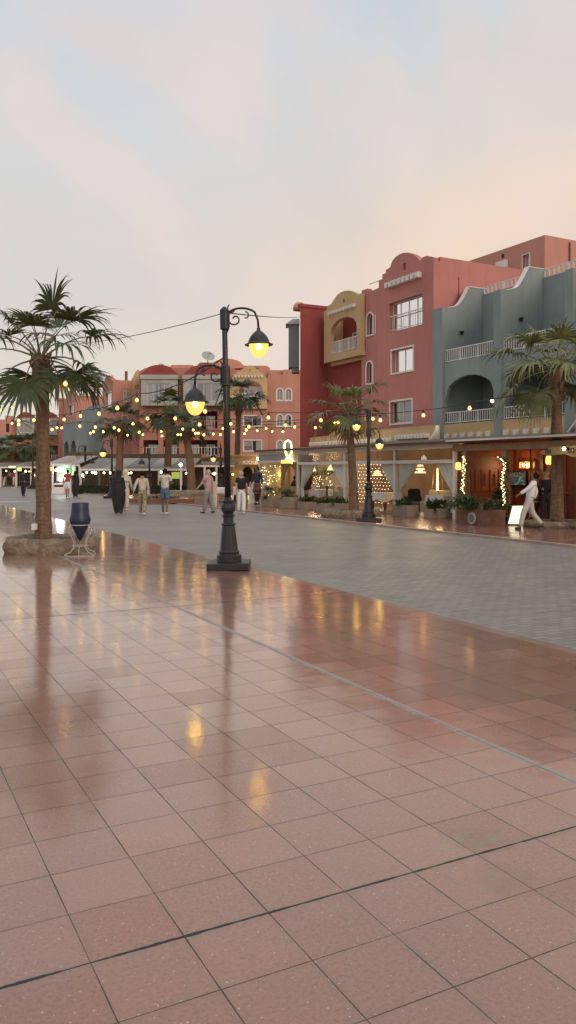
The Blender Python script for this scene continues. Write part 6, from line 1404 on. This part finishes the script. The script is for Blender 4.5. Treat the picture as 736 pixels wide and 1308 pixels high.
def person(u, v, h, rz, label, skin, top, bottom, shoes, hairm, hair='short', stride=(18, -14), knee=(4, 18), arms=((-12, 15, 8), (14, 15, 8)), sleeve='short', bot='trousers', bulk=1.0, lean=0, z0=0, extras=None, loc=None, seated=False, female=False):
    g_ = loc if loc is not None else G(u, v); root = thing('person', label, 'person', (0, 0, 0)); k = h/1.72; K = bulk
    ln = R(lean); hip_z = .90
    def up(dz): return Vector((0, math.sin(ln)*dz, math.cos(ln)*dz))
    J = {}; J['pel'] = Vector((0, 0, hip_z+.04)); J['waist'] = J['pel']+up(.16); J['chest'] = J['pel']+up(.36); J['neckb'] = J['pel']+up(.52); J['neck'] = J['pel']+up(.55)
    J['hd0'] = J['neck']+up(.055)+Vector((0, .012, 0)); J['hd1'] = J['hd0']+up(.09)+Vector((0, .008, 0)); J['hd2'] = J['hd1']+up(.075)
    sw = .165 if female else .185
    feet = []
    for i, sd in enumerate((-1, 1)):
        th, kb = R(stride[i]), R(knee[i]); hp = Vector((sd*.095, 0, hip_z)); kn = hp+Vector((sd*.005, math.sin(th)*.43, -math.cos(th)*.43)); an = kn+Vector((0, math.sin(th-kb)*.41, -math.cos(th-kb)*.41))
        pit = max(0, kb-th)*.5 if not seated else 0
        toe = an+Vector((sd*.02, math.cos(pit)*.17, -.055-math.sin(pit)*.10)); heel = an+Vector((0, -.04, -.045))
        J['hip%d' % i], J['kn%d' % i], J['an%d' % i], J['toe%d' % i], J['heel%d' % i] = hp, kn, an, toe, heel; feet.append(min(an.z-.085, toe.z-.03))
        sh = J['neckb']+Vector((sd*sw, 0, -.035)); J['sh%d' % i] = sh
        af, el_, ot = [R(x) for x in arms[i]]
        ua = Vector((sd*math.sin(ot)*math.cos(af), math.sin(af), -math.cos(af)*math.cos(ot))).normalized(); eb = sh+ua*.285
        fa = Vector((sd*math.sin(ot)*.5*math.cos(af+el_), math.sin(af+el_), -math.cos(af+el_)*math.cos(ot))).normalized(); wrp = eb+fa*.25
        J['el%d' % i], J['wr%d' % i], J['fa%d' % i] = eb, wrp, fa
    dz = -min(feet)
    for q_ in J:
        if not q_.startswith('fa'): J[q_] = (J[q_]+Vector((0, 0, dz)))*k
    # ---- body: one continuous skinned surface
    V = []; E = []; Rr = []
    def add(p, r, par_=None):
        V.append(p); kk = k*(1.14 if (max(r) if isinstance(r, tuple) else r) > .02 else 1); Rr.append(tuple(x*kk for x in r) if isinstance(r, tuple) else r*kk)
        if par_ is not None: E.append((par_, len(V)-1))
        return len(V)-1
    pe = add(J['pel'], (.135*K, .10*K)); wa = add(J['waist'], (.12*K, .095*K), pe); ch = add(J['chest'], (.145*K, .10*K), wa); nb = add(J['neckb'], (.09, .07), ch); ne = add(J['neck'], .060, nb)
    h0 = add(J['hd0'], (.068, .078), ne); h1 = add(J['hd1'], (.082, .098), h0); h2 = add(J['hd2'], (.068, .084), h1)
    add(J['hd1']+Vector((0, .112, -.012))*k, .013, h1)
    for i, sd in enumerate((-1, 1)):
        a = add(J['hip%d' % i], .082*K, pe); b = add(J['kn%d' % i], .052, a); c = add(J['an%d' % i], .036, b); add(J['toe%d' % i], .026, c)
        s_ = add(J['sh%d' % i], .052*K, ch if False else nb); e = add(J['el%d' % i], .036*K, s_); w = add(J['wr%d' % i], .026, e)
        fa = J['fa%d' % i]; side = fa.cross(Vector((sd, 0, 0))).normalized(); side = side if side.length > .1 else Vector((0, 1, 0)); pm = add(J['wr%d' % i]+fa*.065*k, (.034, .018), w)
        for f in range(4):
            o_ = side*(f-1.5)*.019*k; L_ = (.062, .075, .07, .055)[f]*k; p1_ = J['wr%d' % i]+fa*.105*k+o_; q1 = add(p1_, .0088, pm); add(p1_+fa*L_*.6+Vector((-sd*.012, 0, 0))*k, .0078, q1)
        t1 = add(J['wr%d' % i]+fa*.05*k-side*.040*k+Vector((-sd*.005, 0, 0)), .0105, pm)
    grow('body', V, E, Rr, skin, root, 1)
    # ---- clothes
    if bot in ('trousers', 'shorts'):
        V = []; E = []; Rr = []; pe = add(J['pel']+Vector((0, 0, .01))*k, (.148*K, .115*K)); t_ = add(J['waist']-Vector((0, 0, .04))*k, (.132*K, .105*K), pe)
        for i in (0, 1):
            a = add(J['hip%d' % i]-Vector((0, 0, .02))*k, .104*K, pe); kn = J['kn%d' % i]
            if bot == 'shorts': m_ = J['hip%d' % i].lerp(kn, .55); b = add(m_, .095*K, a); add(J['hip%d' % i].lerp(kn, .88), .088*K, b)
            else: b = add(kn, .078*K, a); add(J['kn%d' % i].lerp(J['an%d' % i], .55), .070*K, b); add(J['an%d' % i]+Vector((0, 0, .0)), .064*K, len(V)-1)
        grow(bot, V, E, Rr, bottom, root, 1)
    elif bot in ('skirt', 'abaya', 'dress'):
        mb = MB(); n = 28; zt_ = (J['waist'].z if bot == 'skirt' else J['neckb'].z-.02*k); z_b = .035*k if bot != 'dress' else .06*k
        prof = []
        base_mid = (J['an0']+J['an1'])*.5
        for j in range(15):
            q_ = j/14; z = z_b+(zt_-z_b)*q_; c = base_mid.lerp(J['waist'], min(1, q_*zt_/J['waist'].z)) if z < J['waist'].z else J['waist'].lerp(J['neckb'], (z-J['waist'].z)/max(.01, J['neckb'].z-J['waist'].z))
            if bot == 'skirt': rx = .235-.10*q_; ry = .20-.09*q_
            else:
                qq_ = z/(1.45*k); rx = K*(.135+.105*math.sin(min(1, qq_)*math.pi*.93)); ry = K*(.125+.075*math.sin(min(1, qq_)*math.pi*.85))
                if z > 1.22*k: rx *= 1-.28*(z/k-1.22)/.25; ry *= 1-.3*(z/k-1.22)/.25
            prof.append((Vector((c.x, c.y, z)), rx*k, ry*k))
        vs = []
        for c, rx, ry in prof:
            for i in range(n):
                a = 2*math.pi*i/n; w = 1+.05*math.sin(a*7+c.z*2)*(1.0 if c.z < .8 else .3); vs.append(c+Vector((rx*w*math.cos(a), ry*w*math.sin(a), 0)))
        mb.add(vs, [(j*n+i, j*n+(i+1) % n, (j+1)*n+(i+1) % n, (j+1)*n+i) for j in range(14) for i in range(n)]); mb.build(bot, bottom, root, smooth=True)
    V = []; E = []; Rr = []
    ex = .022
    w0 = add(J['pel']+Vector((0, 0, -.03))*k, (.160*K, .126*K)); w1 = add(J['waist'], (.142*K, .115*K), w0); c1 = add(J['chest'], (.168*K, .125*K), w1); n1_ = add(J['neckb']-Vector((0, 0, .005))*k, (.10, .082), c1); add(J['neck']-Vector((0, 0, .018))*k, .060, n1_)
    for i in (0, 1):
        a = add(J['sh%d' % i], .070*K, n1_)
        if sleeve == 'long': b = add(J['el%d' % i], .054*K, a); add(J['wr%d' % i]-J['fa%d' % i]*.02*k, .044*K if bot != 'abaya' else .08, b)
        elif sleeve == 'short': add(J['sh%d' % i].lerp(J['el%d' % i], .72), .062*K, a)
        else: add(J['sh%d' % i].lerp(J['el%d' % i], .2), .06*K, a)
    grow('shirt' if bot != 'abaya' else 'abaya_top', V, E, Rr, top, root, 1)
    for i in (0, 1):
        V = []; E = []; Rr = []; a = add(J['heel%d' % i]-Vector((0, 0, .005))*k, .040); b = add((J['heel%d' % i]+J['toe%d' % i])*.5, (.042, .036), a); add(J['toe%d' % i]+Vector((0, .0, .0)), (.045, .030), b); grow('shoe', V, E, Rr, shoes, root, 1)
    hc = J['hd1']+Vector((0, -.034, -.004))*k
    if hair == 'short':
        mb = MB(); mb.lathe(hc, [(.104*k*math.sin(math.pi*(.02+.70*i/7)), .118*k*math.cos(math.pi*(.02+.70*i/7))) for i in range(8)], 14, .90, 1.0); mb.build('hair', hairm, root, smooth=True)
    elif hair in ('long', 'bun'):
        mb = MB(); mb.lathe(hc+Vector((0, -.01, 0)), [(.110*k*math.sin(math.pi*(.02+.66*i/7)), .118*k*math.cos(math.pi*(.02+.6*i/7))) for i in range(8)], 14, 1, 1.1)
        if hair == 'long': mb.tube([hc+Vector((0, -.05, .02))*k, hc+Vector((0, -.085, -.10))*k, hc+Vector((0, -.10, -.24))*k, hc+Vector((0, -.11, -.34))*k], [.085*k, .085*k, .075*k, .03*k], 10)
        else: mb.ball(hc+Vector((0, -.12, .03))*k, .045*k, 10)
        mb.build('hair', hairm, root, smooth=True)
    elif hair == 'scarf':
        mb = MB(); mb.lathe(J['hd1']+Vector((0, -.022, 0))*k, [(r*k, z*k) for r, z in [(.205, -.40), (.195, -.34), (.175, -.28), (.145, -.22), (.122, -.15), (.118, -.08), (.124, 0), (.118, .06), (.092, .105), (.05, .128), (.008, .135)]], 18, 1, .96)
        fc = J['hd1'].y+.075*k
        for v_ in mb.v:
            if v_.z > J['hd1'].z-.11*k and v_.y > fc: v_.y = fc
        mb.build('headscarf', hairm, root, smooth=True)
    elif hair == 'cap':
        mb = MB(); mb.lathe(hc, [(.098*k, -.01*k), (.100*k, .03*k), (.085*k, .075*k), (.05*k, .10*k), (.01*k, .108*k)], 14, .96, 1.12); mb.ball(hc+Vector((0, .11, .0))*k, .05*k, 8, .15); mb.build('cap', hairm, root, smooth=True)
    eyes = MB()
    for sd in (-1, 1): eyes.ball(J['hd1']+Vector((sd*.030, .083, .018))*k, .010*k, 6)
    eyes.build('eyes', M_dark, root)
    if extras: extras(root, J, k)
    root.location = (g_.x, g_.y, z0); root.rotation_euler = (0, 0, R(rz)); return root
fab = lambda n, c, **kw: mat(n, c, .88, kw.pop('var', .12), kw.pop('sc', 5), **kw)
F_black = fab('black_cloth', (.014, .014, .016)); F_char = fab('charcoal_cloth', (.03, .03, .035)); F_white = fab('white_cotton', (.66, .66, .66)); F_beige = fab('beige_linen', (.48, .43, .36)); F_pink = fab('pink_polo', (.42, .27, .29)); F_greyt = fab('grey_trousers', (.22, .21, .21)); F_denim = fab('denim', (.07, .12, .19)); F_redt = fab('red_shirt', (.33, .06, .03)); F_navy = fab('navy_cloth', (.02, .028, .055)); F_burg = fab('burgundy_cloth', (.10, .018, .02))
F_pat = mat('patterned_shirt', (.10, .085, .06), .88, .1, 24, col2=(.85, .80, .70)); F_olive = mat('olive_print', (.10, .095, .05), .88, .1, 16, col2=(.42, .36, .24)); F_dk = fab('dark_jacket', (.02, .025, .03))
Hb = mat('black_hair', (.016, .010, .008), .95, .2, 20, spec=.1); Hw = mat('white_hair', (.40, .35, .30), .9, .1, 20, spec=.1); Hbl = mat('blonde_hair', (.36, .24, .12), .8, .2, 20, spec=.2); Hbr = mat('brown_hair', (.05, .028, .015), .5, .2, 20)
Sw_ = mat('white_shoe', (.62, .60, .58), .5, .05); Sb = mat('black_shoe', (.015, .015, .015), .45, .1); Sbr = mat('brown_shoe', (.08, .05, .035), .5, .1)
def bag(side, col, hz=.95, name='handbag'):
    def f(root, J, k):
        sd = side; p = Vector((sd*.24, -.04, hz))*k
        mb = MB(); mb.box(P0, p.x-.05*k, p.x+.05*k, p.z-.13*k, p.z+.05*k, p.y-.12*k, p.y+.12*k); mb.build(name, col, root, bevel=.02*k)
        mb = MB(); mb.tube([p+Vector((0, 0, .05))*k, J['chest']+Vector((sd*.12, -.14, .02))*k, J['neckb']+Vector((-sd*.09, -.07, .03))*k, J['neckb']+Vector((-sd*.09, .05, .03))*k, J['chest']+Vector((sd*.10, .14, 0))*k, p+Vector((0, .05, .05))*k], .008*k, 5); mb.build('strap', col, root)
    return f
person(30, 633.5, 1.74, -4, 'person in dark jacket and black trousers walking away left of the big palm trunk', M_skin3, F_dk, F_black, Sb, Hb, sleeve='long', bulk=1.08, stride=(9, -8), knee=(3, 10))
person(18.5, 621, 1.70, 20, 'person in dark red top and white trousers far off by the left cafes', M_skin, F_redt, F_white, Sb, Hb, sleeve='long', stride=(6, -6), knee=(2, 6))
person(12.5, 621, 1.68, 150, 'person in grey top standing far off beside the white leaning boards', M_skin, F_greyt, F_char, Sb, Hb, sleeve='long', stride=(4, -4), knee=(2, 4))
person(64.5, 627, 1.75, 180, 'person in black partly behind the right side of the big palm trunk', M_skin3, F_black, F_black, Sb, Hb, sleeve='long', stride=(4, -4), knee=(2, 4))
person(86.5, 636.5, 1.72, 0, 'person in red top and white shorts walking away near the white kiosk', M_skin, F_redt, F_white, Sw_, Hb, sleeve='short', bot='shorts', stride=(10, -8), knee=(3, 10))
person(96.5, 635, 1.62, 5, 'person in long black dress beside the person in white shorts', M_skin, F_black, F_black, Sb, Hb, hair='long', sleeve='long', bot='dress', bulk=.95, stride=(4, -4), knee=(2, 4), female=True)
def phone(root, J, k):
    mb = MB(); p = J['wr0']+J['fa0']*.09*k; mb.box(P0, p.x-.04*k, p.x+.03*k, p.z-.06*k, p.z+.07*k, p.y-.02*k, p.y+.02*k); mb.build('white_pouch', Sw_, root)
person(151.5, 656, 1.68, 4, 'person in wide black abaya and headscarf walking away with a white pouch', M_skin, F_black, F_black, Sb, F_black, hair='scarf', sleeve='long', bot='abaya', bulk=1.12, stride=(6, -6), knee=(2, 6), extras=phone, female=True, arms=((-4, 25, 8), (4, 25, 8)))
person(160.5, 652, 1.70, -5, 'person in cream hooded top and pale trousers half hidden behind the black abaya', M_skin2, F_beige, fab('cream_trousers', (.50, .42, .36)), Sw_, F_beige, hair='scarf', sleeve='long', stride=(8, -8), knee=(3, 8), female=True)
person(182, 657.5, 1.66, 3, 'person in beige top and olive patterned trousers with a pale shoulder bag', M_skin, F_beige, F_olive, Sw_, Hb, hair='bun', sleeve='long', bulk=.98, stride=(16, -12), knee=(6, 16), arms=((-20, 10, 24), (12, 30, 10)), extras=bag(1, F_beige), female=True)
person(211, 657, 1.76, -3, 'person in white and brown patterned shirt and denim shorts walking away', M_skin3, F_pat, F_denim, Sw_, Hb, sleeve='short', bot='shorts', bulk=1.02, stride=(8, -9), knee=(3, 12), arms=((15, 80, 8), (15, 80, 8)))
person(266, 655.5, 1.72, 62, 'older person in pink shirt and grey trousers with hand reaching left', M_skin2, F_pink, F_greyt, Sb, Hw, sleeve='short', bulk=1.10, stride=(10, -9), knee=(3, 12), arms=((34, 12, 6), (-18, 20, 6)))
person(308.5, 656, 1.66, -2, 'person with short pale hair in black top and white trousers right of the lamp post', M_skin2, F_black, F_white, Sw_, Hw, sleeve='short', bulk=1.12, stride=(7, -7), knee=(2, 8), female=True)
person(329, 645.5, 1.78, 150, 'person in navy top standing behind the burgundy bin by the menu stands', M_skin3, F_navy, F_char, Sb, Hb, sleeve='long', stride=(3, -3), knee=(2, 2), z0=SW)
person(0, 0, 1.64, 78, 'person in white shirt and white trousers striding left past the glowing board', M_skin3, F_white, fab('offwhite_trousers', (.45, .43, .38)), Sb, Hb, sleeve='long', stride=(24, -15), knee=(12, 26), lean=-15, arms=((48, 8, 8), (-20, 40, 8)), z0=SW, loc=Vector(((676-368)/F*23.2, 23.2, 0)))
person(0, 0, 1.62, 175, 'person with long blonde hair in black dress partly behind the stout palm trunk', M_skin2, F_black, F_black, Sw_, Hbl, hair='long', sleeve='long', bot='trousers', stride=(6, -4), knee=(2, 4), arms=((15, 75, 6), (15, 75, 6)), z0=SW, loc=Vector(((698-368)/F*25.3, 25.3, 0)), female=True)
# seated guest in the arched opening and the chair under him
sc_ = at(376, 19.6, SW)
chair('dark chair under the seated guest in the arched opening', sc_, R(160), M_dkfab)
person(0, 0, 1.72, 70, 'person in grey green jacket seated at the arched opening', M_skin, fab('greygreen_jacket', (.07, .09, .09)), F_char, Sb, Hb, sleeve='long', stride=(82, 80), knee=(84, 82), arms=((30, 60, 6), (30, 60, 6)), z0=SW, loc=sc_+Vector((0, 0, 0)), seated=True, lean=-4)
table('small table before the seated guest at the arched opening', at(370, 19.4, SW), .7, .7, True, RS)
# pale strip standing for the kerb across the far street at left
mb = MB(); g0, g1 = G(-20, 641), G(40, 641); mb.box(PF, g0.x, g1.x, .0, .006, g0.y-.5, g0.y+.3); struct(mb.build('kerb_strip', mat('pale_kerb_strip', (.46, .42, .38), .6, .15, 2)))
